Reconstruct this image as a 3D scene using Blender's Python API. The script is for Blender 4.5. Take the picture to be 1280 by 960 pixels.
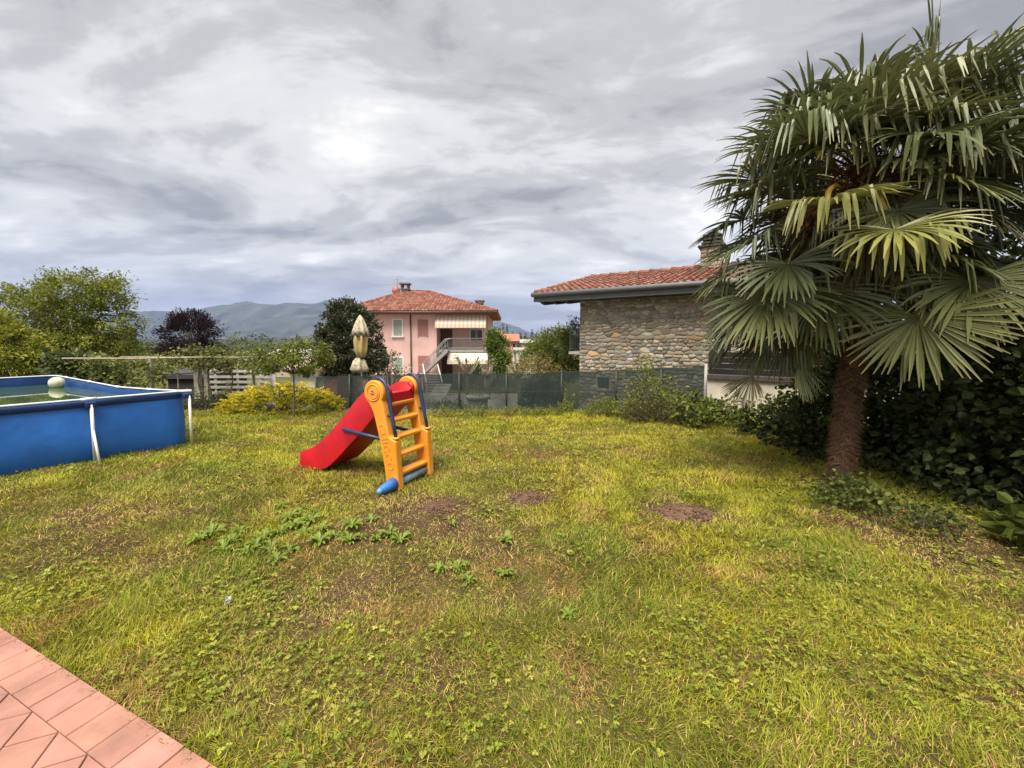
import bpy, bmesh, math, random
import numpy as np
from mathutils import Vector, Matrix

# ------------------------------------------------------------------ camera, world, sun, exposure
scene = bpy.context.scene
for o in list(bpy.data.objects): bpy.data.objects.remove(o)
COL = scene.collection
FPX, CAMH, HORIZON, PITCH = 500.0, 1.5, 425.0, math.radians(3.5)
CYP = HORIZON + FPX * math.tan(PITCH)
cam_d = bpy.data.cameras.new('camera'); cam = bpy.data.objects.new('camera', cam_d); COL.objects.link(cam)
cam_d.sensor_width = 36; cam_d.lens = 36 * FPX / 1280; cam_d.shift_y = (CYP - 480) / 1280
cam_d.clip_start = 0.05; cam_d.clip_end = 40000
cam.location = (0, 0, CAMH); cam.rotation_euler = (math.pi / 2 - PITCH, 0, 0)
scene.camera = cam

SUN = Vector((-0.16, -0.40, 0.90)).normalized()
SUN_EL = math.asin(SUN.z); SUN_AZ = math.atan2(SUN.x, SUN.y)
world = bpy.data.worlds.new('World'); scene.world = world; world.use_nodes = True
def build_world():
    nt = world.node_tree; N = nt.nodes; L = nt.links; N.clear()
    def n(t, **k):
        x = N.new(t)
        for a, b in k.items(): setattr(x, a, b)
        return x
    def math_(op, a, b=None, clamp=False):
        m = n('ShaderNodeMath', operation=op); m.use_clamp = clamp
        for i, q in enumerate((a, b)):
            if q is None: continue
            if isinstance(q, (int, float)): m.inputs[i].default_value = q
            else: L.new(q, m.inputs[i])
        return m.outputs[0]
    sky = n('ShaderNodeTexSky', sky_type='NISHITA'); sky.sun_disc = False
    sky.sun_elevation = SUN_EL; sky.sun_rotation = SUN_AZ; sky.air_density = 1.2; sky.dust_density = 2.5
    tc = n('ShaderNodeTexCoord'); sp = n('ShaderNodeSeparateXYZ'); L.new(tc.outputs['Generated'], sp.inputs[0])
    z = math_('ADD', math_('MAXIMUM', sp.outputs[2], 0.0), 0.16)
    u = math_('DIVIDE', sp.outputs[0], z); v = math_('DIVIDE', sp.outputs[1], z)
    cb = n('ShaderNodeCombineXYZ'); L.new(u, cb.inputs[0]); L.new(v, cb.inputs[1])
    def noise(scale, detail, rough, dist, rotz, sx, off):
        mp = n('ShaderNodeMapping'); mp.inputs['Rotation'].default_value = (0, 0, math.radians(rotz))
        mp.inputs['Scale'].default_value = (sx, 1, 1); mp.inputs['Location'].default_value = off
        L.new(cb.outputs[0], mp.inputs[0])
        t = n('ShaderNodeTexNoise'); t.inputs['Scale'].default_value = scale; t.inputs['Detail'].default_value = detail
        t.inputs['Roughness'].default_value = rough; t.inputs['Distortion'].default_value = dist
        L.new(mp.outputs[0], t.inputs['Vector']); return t.outputs['Fac']
    big = noise(0.55, 4, 0.5, 0.6, 58, 0.50, (2.3, 1.1, 0))
    mid = noise(1.15, 9, 0.60, 0.5, 55, 0.55, (4.2, 3.7, 2))
    fine = noise(3.6, 10, 0.66, 0.6, 50, 0.75, (5.2, 1.7, 4))
    s = math_('ADD', math_('ADD', math_('MULTIPLY', big, 0.41), math_('MULTIPLY', mid, 0.44)), math_('MULTIPLY', fine, 0.15))
    rp = n('ShaderNodeValToRGB'); rp.color_ramp.interpolation = 'EASE'
    e = rp.color_ramp.elements
    e[0].position = 0.425; e[0].color = (0.34, 0.34, 0.345, 1)
    e[1].position = 0.59; e[1].color = (1.20, 1.19, 1.15, 1)
    q = e.new(0.475); q.color = (0.56, 0.56, 0.56, 1)
    q = e.new(0.52); q.color = (0.80, 0.80, 0.80, 1)
    L.new(s, rp.inputs[0])
    # thicker, bluer air low on the horizon
    hz = math_('POWER', math_('SUBTRACT', 1.0, math_('MULTIPLY', math_('MAXIMUM', sp.outputs[2], 0.0), 2.6), True), 3.0)
    mx0 = n('ShaderNodeMix', data_type='RGBA'); L.new(math_('MULTIPLY', hz, 0.55), mx0.inputs[0])
    L.new(rp.outputs[0], mx0.inputs[6]); mx0.inputs[7].default_value = (0.53, 0.55, 0.58, 1)
    sc = n('ShaderNodeMix', data_type='RGBA', blend_type='MULTIPLY'); sc.inputs[0].default_value = 1
    L.new(mx0.outputs[2], sc.inputs[6]); k = CLOUD; sc.inputs[7].default_value = (k * 1.01, k * .995, k * .955, 1)
    mx = n('ShaderNodeMix', data_type='RGBA'); mx.inputs[0].default_value = 0.99
    L.new(sky.outputs[0], mx.inputs[6]); L.new(sc.outputs[2], mx.inputs[7])
    bg = n('ShaderNodeBackground'); bg.inputs['Strength'].default_value = 0.1
    out = n('ShaderNodeOutputWorld'); L.new(mx.outputs[2], bg.inputs[0]); L.new(bg.outputs[0], out.inputs[0])
CLOUD = 1.95
build_world()
sun_d = bpy.data.lights.new('sun', 'SUN'); sun = bpy.data.objects.new('sun', sun_d); COL.objects.link(sun)
sun_d.energy = 1.5; sun_d.angle = math.radians(42); sun_d.color = (1.0, 0.93, 0.80)
sun.rotation_euler = SUN.to_track_quat('Z', 'Y').to_euler()
vs = scene.view_settings; vs.view_transform = 'Standard'; vs.look = 'None'; vs.gamma = 1; vs.exposure = 2.48
vs.use_curve_mapping = False

# ------------------------------------------------------------------ helpers
R = math.radians
def smooth(a, b, x):
    t = np.clip((np.asarray(x, float) - a) / (b - a), 0, 1); return t * t * (3 - 2 * t)
HY = [-50, 4.5, 9.6, 10.2, 13, 27, 60, 300, 1500, 4000, 20000]
HZ = [0, 0, -0.22, -0.30, -1.0, -2.15, -3.4, -12, -34, -45, -45]
def H(x, y): return float(np.interp(y, HY, HZ))
def Hn(y): return np.interp(y, HY, HZ)
CP, SP = math.cos(PITCH), math.sin(PITCH)
def ray(px, py):
    u = (px - 640) / FPX; v = -(py - CYP) / FPX
    return Vector((u, CP + v * SP, -SP + v * CP))
def at(px, py, Y):
    d = ray(px, py); return Vector((0, 0, CAMH)) + d * (Y / d.y)
def ground(px, py):
    d = ray(px, py); lo, hi = 0.2, 600.0
    for _ in range(60):
        m = (lo + hi) / 2; y = d.y * m
        if CAMH + d.z * m > H(0, y): lo = m
        else: hi = m
    p = Vector((0, 0, CAMH)) + d * lo; p.z = H(0, p.y); return p
def lerp(a, b, t): return a + (b - a) * t

def vnoise(x, y, scale, seed):
    r = np.random.default_rng(seed); n = 256; g = r.random((n, n))
    fx = np.asarray(x) / scale + 1000.3; fy = np.asarray(y) / scale + 1000.7
    ix = np.floor(fx).astype(int); iy = np.floor(fy).astype(int)
    tx = fx - ix; ty = fy - iy; tx = tx * tx * (3 - 2 * tx); ty = ty * ty * (3 - 2 * ty)
    a = g[ix % n, iy % n]; b = g[(ix + 1) % n, iy % n]; c = g[ix % n, (iy + 1) % n]; d = g[(ix + 1) % n, (iy + 1) % n]
    return (a * (1 - tx) + b * tx) * (1 - ty) + (c * (1 - tx) + d * tx) * ty
def fbm(x, y, scale, seed, o=4):
    s = 0; a = 0.5
    for i in range(o): s = s + a * vnoise(x, y, scale / 2 ** i, seed + i); a *= 0.5
    return s / (1 - 0.5 ** o)

# ---- materials
MATS = {}
def M(name, col, rough=0.8, var=0.18, scale=6.0, bump=0.0, bscale=40.0, tint=False, transl=0.0, spec=0.4, metal=0.0,
      col2=None, coat=0.0, detail=5):
    if name in MATS: return MATS[name]
    m = bpy.data.materials.new(name); m.use_nodes = True; nt = m.node_tree; N, L = nt.nodes, nt.links
    b = N['Principled BSDF']; out = N['Material Output']
    b.inputs['Roughness'].default_value = rough; b.inputs['Metallic'].default_value = metal
    b.inputs['Specular IOR Level'].default_value = spec
    if coat: b.inputs['Coat Weight'].default_value = coat; b.inputs['Coat Roughness'].default_value = 0.15
    geo = N.new('ShaderNodeNewGeometry')
    no = N.new('ShaderNodeTexNoise'); no.inputs['Scale'].default_value = scale; no.inputs['Detail'].default_value = detail
    no.inputs['Roughness'].default_value = 0.62
    L.new(geo.outputs['Position'], no.inputs['Vector'])
    rp = N.new('ShaderNodeValToRGB'); e = rp.color_ramp.elements
    c = np.array(col); c2 = c * (1 + var) if col2 is None else np.array(col2); c1 = c * (1 - var) if col2 is None else c
    e[0].position = 0.32; e[0].color = (*c1, 1); e[1].position = 0.68; e[1].color = (*np.minimum(c2, 1), 1)
    L.new(no.outputs['Fac'], rp.inputs[0]); cur = rp.outputs[0]
    if tint:
        at_ = N.new('ShaderNodeAttribute'); at_.attribute_name = 'tint'
        mx = N.new('ShaderNodeMix'); mx.data_type = 'RGBA'; mx.blend_type = 'MULTIPLY'; mx.inputs[0].default_value = 1
        L.new(cur, mx.inputs[6]); L.new(at_.outputs['Color'], mx.inputs[7]); cur = mx.outputs[2]
    L.new(cur, b.inputs['Base Color'])
    if bump:
        n2 = N.new('ShaderNodeTexNoise'); n2.inputs['Scale'].default_value = bscale; n2.inputs['Detail'].default_value = 5
        L.new(geo.outputs['Position'], n2.inputs['Vector'])
        bp = N.new('ShaderNodeBump'); bp.inputs['Strength'].default_value = bump; bp.inputs['Distance'].default_value = 0.02
        L.new(n2.outputs['Fac'], bp.inputs['Height']); L.new(bp.outputs[0], b.inputs['Normal'])
    if transl:
        tr = N.new('ShaderNodeBsdfTranslucent'); L.new(cur, tr.inputs['Color'])
        mx2 = N.new('ShaderNodeMixShader'); mx2.inputs[0].default_value = transl
        L.new(b.outputs[0], mx2.inputs[1]); L.new(tr.outputs[0], mx2.inputs[2]); L.new(mx2.outputs[0], out.inputs['Surface'])
    MATS[name] = m; return m

# ---- objects
def thing(name, label, cat, loc=(0, 0, 0), rz=0.0, group=None):
    o = bpy.data.objects.new(name, None); COL.objects.link(o); o.empty_display_size = 0.1
    o.location = loc; o.rotation_euler = (0, 0, rz); o['label'] = label; o['category'] = cat
    if group: o['group'] = group
    return o
def link(name, me, mat=None, parent=None, loc=None, kind=None):
    o = bpy.data.objects.new(name, me); COL.objects.link(o)
    if mat is not None and not me.materials: me.materials.append(mat)
    if parent is not None: o.parent = parent
    if loc is not None: o.location = loc
    if kind: o['kind'] = kind
    return o
def tag(o, label, cat, group=None):
    o['label'] = label; o['category'] = cat
    if group: o['group'] = group
    return o
def npmesh(name, verts, faces, tint=None, smooth_=False):
    """verts (n,3), faces (m,k) all of one size"""
    me = bpy.data.meshes.new(name); verts = np.ascontiguousarray(verts, np.float32); faces = np.ascontiguousarray(faces, np.int32)
    n, (m, k) = len(verts), faces.shape
    me.vertices.add(n); me.vertices.foreach_set('co', verts.ravel())
    me.loops.add(m * k); me.loops.foreach_set('vertex_index', faces.ravel())
    me.polygons.add(m); me.polygons.foreach_set('loop_start', np.arange(0, m * k, k, dtype=np.int32))
    me.polygons.foreach_set('use_smooth', np.full(m, smooth_))
    me.update(calc_edges=True)
    if tint is not None:
        a = me.attributes.new('tint', 'FLOAT_COLOR', 'POINT')
        c = np.ones((n, 4), np.float32); c[:, :3] = tint; a.data.foreach_set('color', c.ravel())
    return me
class MB:
    def __init__(s): s.v = []; s.f = []; s.t = []
    def add(s, verts, faces, tint=(1, 1, 1)):
        o = len(s.v); s.v += [tuple(p) for p in verts]; s.f += [tuple(i + o for i in f) for f in faces]; s.t += [tuple(tint)] * len(verts); return s
    def box(s, c, size, ax=None, tint=(1, 1, 1)):
        c = Vector(c); ax = ax or (Vector((1, 0, 0)), Vector((0, 1, 0)), Vector((0, 0, 1)))
        a, b, d = [Vector(ax[i]) * (size[i] / 2) for i in range(3)]
        vs_ = [c - a - b - d, c + a - b - d, c + a + b - d, c - a + b - d, c - a - b + d, c + a - b + d, c + a + b + d, c - a + b + d]
        return s.add(vs_, [(0, 3, 2, 1), (4, 5, 6, 7), (0, 1, 5, 4), (1, 2, 6, 5), (2, 3, 7, 6), (3, 0, 4, 7)], tint)
    def bar(s, p, q, w, h, tint=(1, 1, 1), up=(0, 0, 1)):
        p, q = Vector(p), Vector(q); d = (q - p); l = d.length; d.normalize()
        sd = d.cross(Vector(up))
        if sd.length < 1e-4: sd = Vector((1, 0, 0))
        sd.normalize(); u = sd.cross(d)
        return s.box((p + q) / 2, (l, w, h), (d, sd, u), tint)
    def tube(s, pts, rad, seg=8, cap=True, tint=(1, 1, 1), closed=False):
        pts = [Vector(p) for p in pts]; n = len(pts)
        if isinstance(rad, (int, float)): rad = [rad] * n
        vs_ = []; fs = []; prev = None
        for i, p in enumerate(pts):
            if closed: t = pts[(i + 1) % n] - pts[i - 1]
            else: t = pts[min(i + 1, n - 1)] - pts[max(i - 1, 0)]
            t.normalize()
            if prev is None:
                a = t.cross(Vector((0, 0, 1)));
                if a.length < 0.05: a = t.cross(Vector((1, 0, 0)))
            else: a = prev - t * prev.dot(t)
            a.normalize(); prev = a; b = t.cross(a)
            for k in range(seg):
                an = 2 * math.pi * k / seg; vs_.append(p + (a * math.cos(an) + b * math.sin(an)) * rad[i])
        for i in range(n if closed else n - 1):
            for k in range(seg):
                j = (i + 1) % n; k2 = (k + 1) % seg
                fs.append((i * seg + k, i * seg + k2, j * seg + k2, j * seg + k))
        if cap and not closed:
            fs.append(tuple(range(seg))[::-1]); fs.append(tuple((n - 1) * seg + k for k in range(seg)))
        return s.add(vs_, fs, tint)
    def prism(s, poly, o, ux, uy, uz, thick, tint=(1, 1, 1)):
        """poly of (a,b) in the ux,uy plane, extruded along uz both ways"""
        o, ux, uy, uz = Vector(o), Vector(ux), Vector(uy), Vector(uz); n = len(poly)
        vs_ = [o + ux * a + uy * b - uz * thick / 2 for a, b in poly] + [o + ux * a + uy * b + uz * thick / 2 for a, b in poly]
        fs = [tuple(range(n))[::-1], tuple(range(n, 2 * n))] + [(i, (i + 1) % n, n + (i + 1) % n, n + i) for i in range(n)]
        return s.add(vs_, fs, tint)
    def lathe(s, prof, c=(0, 0, 0), seg=20, tint=(1, 1, 1), jit=None):
        c = Vector(c); vs_ = []; fs = []
        for i, (r, z) in enumerate(prof):
            for k in range(seg):
                a = 2 * math.pi * k / seg; rr = r * (jit(i, k) if jit else 1)
                vs_.append(c + Vector((rr * math.cos(a), rr * math.sin(a), z)))
        for i in range(len(prof) - 1):
            for k in range(seg):
                k2 = (k + 1) % seg; fs.append((i * seg + k, i * seg + k2, (i + 1) * seg + k2, (i + 1) * seg + k))
        fs.append(tuple(range(seg))[::-1]); fs.append(tuple((len(prof) - 1) * seg + k for k in range(seg)))
        return s.add(vs_, fs, tint)
    def mesh(s, name, smooth_=False):
        me = bpy.data.meshes.new(name); me.from_pydata(s.v, [], s.f); me.update()
        a = me.attributes.new('tint', 'FLOAT_COLOR', 'POINT')
        c = np.ones((len(s.v), 4), np.float32); c[:, :3] = np.array(s.t, np.float32).reshape(-1, 3); a.data.foreach_set('color', c.ravel())
        if smooth_: me.polygons.foreach_set('use_smooth', np.ones(len(me.polygons), bool))
        return me
    def build(s, name, mat, parent=None, smooth_=False, bevel=0, kind=None, loc=None, seg=2):
        bm = bmesh.new(); me = s.mesh(name, smooth_); bm.from_mesh(me); bmesh.ops.recalc_face_normals(bm, faces=bm.faces); bm.to_mesh(me); bm.free()
        o = link(name, me, mat, parent, loc, kind)
        if bevel:
            md = o.modifiers.new('bevel', 'BEVEL'); md.width = bevel; md.segments = seg; md.limit_method = 'ANGLE'; md.angle_limit = R(40)
        return o

# ---- foliage
def unit(a): return a / np.maximum(np.linalg.norm(a, axis=-1, keepdims=True), 1e-9)
def leaf_mesh(name, P, D, Nn, L, W, tint, oval=False, curl=0.12):
    n = len(P); D = unit(D); S = unit(np.cross(D, Nn)); Nn = np.cross(S, D); L = L[:, None]; W = W[:, None]
    if not oval:
        V = np.stack([P, P + D * L * .45 + S * W * .5 + Nn * L * curl, P + D * L - Nn * L * curl * .6, P + D * L * .45 - S * W * .5 + Nn * L * curl], 1)
        F = np.arange(n)[:, None] * 4 + np.array([0, 1, 2, 3]); k = 4
    else:
        V = np.stack([P, P + D * L * .22 + S * W * .40 + Nn * L * curl, P + D * L * .62 + S * W * .46 + Nn * L * curl, P + D * L - Nn * L * curl,
                      P + D * L * .62 - S * W * .46 + Nn * L * curl, P + D * L * .22 - S * W * .40 + Nn * L * curl], 1)
        b = np.arange(n)[:, None] * 6
        F = np.concatenate([b + np.array([0, 3, 2, 1]), b + np.array([0, 5, 4, 3])]); k = 6
    return npmesh(name, V.reshape(-1, 3), F, np.repeat(tint, k, 0))
def pick(rng, pal, n, jit=0.18):
    pal = np.array(pal, float); a = pal[rng.integers(0, len(pal), n)]; b = pal[rng.integers(0, len(pal), n)]
    t = rng.random((n, 1)); return (a * t + b * (1 - t)) * (1 + rng.normal(0, jit, (n, 1))).clip(.4, 1.7)
def clump_centres(rng, ells, n, inner=0.55):
    out = []; tot = sum(e[1][0] * e[1][1] + e[1][0] * e[1][2] for e in ells)
    for c, r in ells:
        k = max(2, int(n * (r[0] * r[1] + r[0] * r[2]) / tot))
        d = unit(rng.normal(size=(k, 3))); rr = inner + (1 - inner) * rng.random((k, 1)) ** 0.7
        out.append(np.array(c) + d * rr * np.array(r))
    return np.concatenate(out)
def cloud(rng, centres, per, rad, size, pal, mid, up=0.6, aspect=0.55, hang=0.0, oval=False, flat=0.7, szvar=.3, outw=0.8, clumptint=.14):
    n = len(centres) * per; C = np.repeat(centres, per, 0)
    ct = np.repeat(1 + rng.normal(0, clumptint, (len(centres), 1)), per, 0).clip(.6, 1.5)
    rr = np.repeat(rad * (0.7 + 0.6 * rng.random((len(centres), 1))), per, 0)
    off = rng.normal(size=(n, 3)).clip(-1.6, 1.6) * 0.5; off[:, 2] *= flat
    P = C + off * rr
    o = unit(P - np.array(mid)); D = unit(o * outw + rng.normal(size=(n, 3)) * .7 + np.array([0, 0, -hang]))
    Nn = unit(np.array([0, 0, up]) + o * .35 + rng.normal(size=(n, 3)) * .45)
    L = size * (1 + rng.normal(0, szvar, n)).clip(.45, 1.8)
    return P, D, Nn, L, L * aspect, pick(rng, pal, n) * ct
def limb_tubes(mb, rng, base, fork, tips, r0, seg=7, bend=.12):
    base = Vector(base); fork = Vector(fork)
    mid = (base + fork) / 2 + Vector((rng.normal() * bend, rng.normal() * bend, 0)) * (fork - base).length * .4
    mb.tube([base, base.lerp(mid, .15), mid, fork], [r0 * 1.25, r0, r0 * .85, r0 * .7], seg)
    for t in tips:
        t = Vector(t); m = fork.lerp(t, .5) + Vector((rng.normal(), rng.normal(), rng.normal() + .5)) * (t - fork).length * .1
        mb.tube([fork, fork.lerp(m, .5), m, t], [r0 * .5, r0 * .4, r0 * .28, r0 * .08], 5)
def tree(name, label, cat, loc, ells, n, per, rad, size, pal, seed, fork_z, r0, mat='leaf', bark='bark', group=None, tips=10, trunk_from=0, **kw):
    """ells in local coordinates"""
    rng = np.random.default_rng(seed); t = thing(name, label, cat, loc, group=group)
    cs = clump_centres(rng, ells, n, kw.pop('inner', .5)); mid = np.mean([e[0] for e in ells], 0)
    args = cloud(rng, cs, per, rad, size, pal, mid, **kw)
    oval = kw.get('oval', False)
    link('crown', leaf_mesh('crown', *args, oval=oval), MATS[mat], t)
    mb = MB(); limb_tubes(mb, rng, (0, 0, trunk_from), (mid[0] * .4, mid[1] * .4, fork_z), cs[rng.permutation(len(cs))[:tips]], r0)
    mb.build('trunk', MATS[bark], t, True)
    return t

M('leaf', (1.15, 1.15, 1.15), 0.6, .15, 3, tint=True, transl=.28, spec=.22)
M('leaf_glossy', (1.1, 1.1, 1.1), 0.32, .15, 3, tint=True, transl=.12, spec=.5)
M('leaf_dull', (1.1, 1.1, 1.1), 0.75, .15, 3, tint=True, transl=.2, spec=.2)
M('bark', (0.13, 0.10, 0.075), .9, .35, 20, .5, 60)
M('bark_pale', (0.30, 0.27, 0.22), .9, .3, 20, .4, 60)

# ------------------------------------------------------------------ ground, lawn, patio, hills
def grid_mesh(name, xs, ys, fz, tint=None):
    X, Y = np.meshgrid(xs, ys); Z = fz(X, Y); nx, ny = len(xs), len(ys)
    V = np.stack([X, Y, Z], -1).reshape(-1, 3); i = np.arange(nx * ny).reshape(ny, nx)
    F = np.stack([i[:-1, :-1], i[:-1, 1:], i[1:, 1:], i[1:, :-1]], -1).reshape(-1, 4)
    return npmesh(name, V, F, None if tint is None else tint(X, Y).reshape(-1, 3), True)
LAWN_X = (-13.0, 6.2); LAWN_Y = (-1.0, 9.75)
def lawn_edge(x):  # far edge of the mown grass
    return 9.55 + 0.12 * np.sin(np.asarray(x) * 1.3) - 0.9 * smooth(2.6, 5.0, x)
PE0, PE1 = ground(0, 786), ground(268, 960)          # outer edge of the patio
PU = (PE1 - PE0).to_2d().normalized(); PV = Vector((PU.y, -PU.x))
if PV.dot(Vector((0, 0)) - PE0.to_2d()) < 0: PV = -PV
def patio_v(x, y): return (np.asarray(x) - PE0.x) * PV.x + (np.asarray(y) - PE0.y) * PV.y
SPOTS = []   # bare or dry places: (x, y, rx, ry, strength)
def spot(px, py, rx, ry, s): g = ground(px, py); SPOTS.append((g.x, g.y, rx, ry, s))
for a in ((545, 634, .30, .22, 1.0), (500, 625, .45, .20, .6), (660, 622, .26, .2, 1.0), (852, 641, .36, .22, 1.1), (470, 660, .5, .35, .55), (560, 660, .55, .35, .55),
          (640, 690, .35, .25, .35), (520, 720, .35, .2, .5), (640, 745, .3, .18, .4), (450, 735, .3, .2, .4), (170, 640, .8, .5, .6), (90, 690, .5, .3, .45), (200, 700, .3, .25, .5), (420, 620, .5, .3, .35),
          (380, 780, .3, .2, .3), (560, 830, .2, .12, .3), (735, 865, .14, .10, .35), (1160, 660, .7, .35, .7), (1230, 700, .45, .3, .8), (1075, 640, .4, .3, .6), (1000, 600, .5, .3, .3),
          (320, 600, .7, .3, .3), (590, 590, .6, .35, .2), (700, 560, 1.3, .5, .12), (620, 545, 1.2, .5, .10)): spot(*a)
def bare(x, y):
    b = 0
    for (cx, cy, rx, ry, s) in SPOTS: b = b + s * np.exp(-((x - cx) / rx) ** 2 - ((y - cy) / ry) ** 2)
    b = b * 1.35 * (0.45 + 1.1 * fbm(x, y, .3, 11, 3)) + (fbm(x, y, .5, 5, 4) - .58).clip(0) * 2.2
    return np.clip(b, 0, 1)
def lush(x, y): return np.clip(fbm(x, y, 1.6, 21, 4) * 1.6 - .3, 0, 1)
def lawn_z(x, y): return Hn(y) + (fbm(x, y, 1.3, 31, 3) - .5) * .05 + (fbm(x, y, .18, 35, 3) - .5) * .028
def lawn_tint(X, Y):
    b = bare(X, Y)[..., None]; l = lush(X, Y)[..., None]; n = fbm(X, Y, .12, 41, 3)[..., None]
    soil = np.array([.090, .056, .035]) * (.45 + 1.1 * n); thatch = np.array([.15, .118, .040]) * (.4 + 1.2 * n); moss = np.array([.075, .076, .014]) * (.5 + 1.0 * n)
    g = thatch * (1 - l) + moss * l
    return g * (1 - b) + soil * b
M('lawn_soil', (1, 1, 1), .95, .35, 45, .9, 120, tint=True, spec=.1)
ys = [-60, -20, -3] + list(np.arange(-1, 9.6, .5)) + list(np.arange(9.6, 14, .4)) + list(np.arange(14, 30, 2)) + [30, 36, 45, 60, 80, 120, 180, 300, 450, 700, 1000, 1500, 2500, 4000, 9000]
xs = [-9000, -4000, -2000, -1000, -500, -250, -120, -60, -35, -20] + list(np.arange(-13, 13.1, 1)) + [20, 35, 60, 120, 250, 500, 1000, 2000, 4000, 9000]
def ground_z(X, Y):
    Z = Hn(Y) - .10 * (smooth(LAWN_X[0] - 1, LAWN_X[0] + .5, X) * (1 - smooth(LAWN_X[1] - .5, LAWN_X[1] + 1, X)) * (1 - smooth(9.6, 10.0, Y)))
    return Z + np.where(Y > 60, (fbm(X, Y, 90, 3, 3) - .5) * np.minimum(Y * .02, 14), 0)
M('meadow', (.045, .055, .016), .95, .3, .6, .6, 9, col2=(.12, .115, .035), spec=.1)
link('ground', grid_mesh('ground', np.array(xs), np.array(ys, float), ground_z), MATS['meadow'], kind='structure')
lx = np.arange(LAWN_X[0], LAWN_X[1], .055); ly = np.arange(LAWN_Y[0], LAWN_Y[1], .055)
link('lawn', grid_mesh('lawn', lx, ly, lambda X, Y: np.where(patio_v(X, Y) > .02, -.05, lawn_z(X, Y)), lawn_tint), MATS['lawn_soil'], kind='structure')

# grass blades
def make_grass():
    rng = np.random.default_rng(7); P = []; S = []
    for (y0, y1, dens, hh, ww, lay) in ((.75, 2.2, 15000, .046, .0036, 0), (2.2, 3.8, 8500, .048, .0048, 0), (3.8, 6.2, 4200, .052, .0072, 0), (6.2, 9.75, 2000, .056, .0105, 0),
                                        (.75, 2.6, 9000, .042, .0032, 1), (2.6, 4.6, 4000, .05, .0050, 1), (4.6, 7, 1200, .055, .0075, 1)):
        xm = min(1.42 * y1 + .9, 13); x0, x1 = max(-xm, LAWN_X[0]), min(xm, 5.6)
        n = int((x1 - x0) * (y1 - y0) * dens); x = rng.uniform(x0, x1, n); y = rng.uniform(y0, y1, n)
        k = (np.abs(x) < 1.42 * y + .9) & (patio_v(x, y) < .015 + .01 * rng.random(n)) & (y < lawn_edge(x)); x, y = x[k], y[k]
        b = bare(x, y); tuft = vnoise(x, y, .05, 77)
        k = rng.random(len(x)) < (1 - .80 * b) * (.22 + 1.1 * tuft) if not lay else rng.random(len(x)) < .55 + .3 * b
        x, y, b = x[k], y[k], b[k]; P.append(np.stack([x, y], 1)); S.append(np.stack([np.full(len(x), hh), np.full(len(x), ww), np.full(len(x), lay)], 1))
    P = np.concatenate(P); S = np.concatenate(S); n = len(P); x, y = P.T
    l = lush(x, y); b = bare(x, y); long_ = (fbm(x, y, .5, 91, 3) - .45).clip(0) * 3
    h = S[:, 0] * (.55 + .5 * l + .55 * long_) * rng.uniform(.5, 1.5, n) * (1 - .45 * b)
    lay = S[:, 2] > 0
    az = rng.uniform(0, 2 * np.pi, n) + 0; wind = fbm(x, y, .35, 55, 2) * 12; az = np.where(rng.random(n) < .6, wind + rng.normal(0, .8, n), az)
    lean = np.where(lay, rng.uniform(2.0, 4.5, n), np.abs(rng.normal(1.15, .55, n)))
    d = np.stack([np.cos(az), np.sin(az), np.zeros(n)], 1); up = np.array([0, 0, 1.0])
    q = rng.uniform(0, np.pi, n); s = np.stack([np.cos(q), np.sin(q), np.zeros(n)], 1); s = np.where(lay[:, None], np.cross(d, up), s)
    base = np.stack([x, y, lawn_z(x, y) - .004], 1); w = (S[:, 1] * rng.uniform(.6, 1.4, n))[:, None] * .5
    hh = h[:, None]; a1 = unit(up + d * (lean * .45)[:, None]); a2 = unit(up + d * (lean * 1.3)[:, None])
    mid = base + a1 * hh * .55; tip = mid + a2 * hh * .6
    mid[:, 2] = np.maximum(mid[:, 2], base[:, 2] + .008); tip[:, 2] = np.maximum(tip[:, 2], base[:, 2] + .006)
    V = np.stack([base - s * w, base + s * w, mid - s * w * .8, mid + s * w * .8, tip], 1).reshape(-1, 3)
    o = np.arange(n)[:, None] * 5; F = np.concatenate([o + np.array([0, 1, 3]), o + np.array([0, 3, 2]), o + np.array([2, 3, 4])])
    green = np.array([.195, .240, .022]); yel = np.array([.43, .41, .030]); straw = np.array([.56, .40, .13]); brown = np.array([.24, .145, .065]); red = np.array([.34, .17, .06])
    yy = np.clip((fbm(x, y, .8, 61, 4) - .5) * 2.6 + .30 + smooth(-2.5, 1.5, x) * .22 + smooth(3, 7, y) * .25, 0, 1)[:, None]
    c = green * (1 - yy) + yel * yy; ps = (.04 + .45 * b + .14 * (1 - l) + .28 * lay); r = rng.random(n)
    rust = fbm(x, y, .4, 99, 3) > .66
    c = np.where((r < ps)[:, None], straw, c); c = np.where((r < ps * .42)[:, None], brown, c); c = np.where((rust & (r > .55))[:, None], red * .6 + straw * .4, c)
    c = c * (1 + rng.normal(0, .2, (n, 1))).clip(.45, 1.7)
    return npmesh('grass', V, F, np.repeat(c, 5, 0))
M('grass_blade', (.95, .95, .95), .6, .12, 3, tint=True, transl=.25, spec=.25)
tag(link('grass', make_grass(), MATS['grass_blade'], kind='stuff'), 'short patchy mown grass of the lawn', 'grass')

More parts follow.
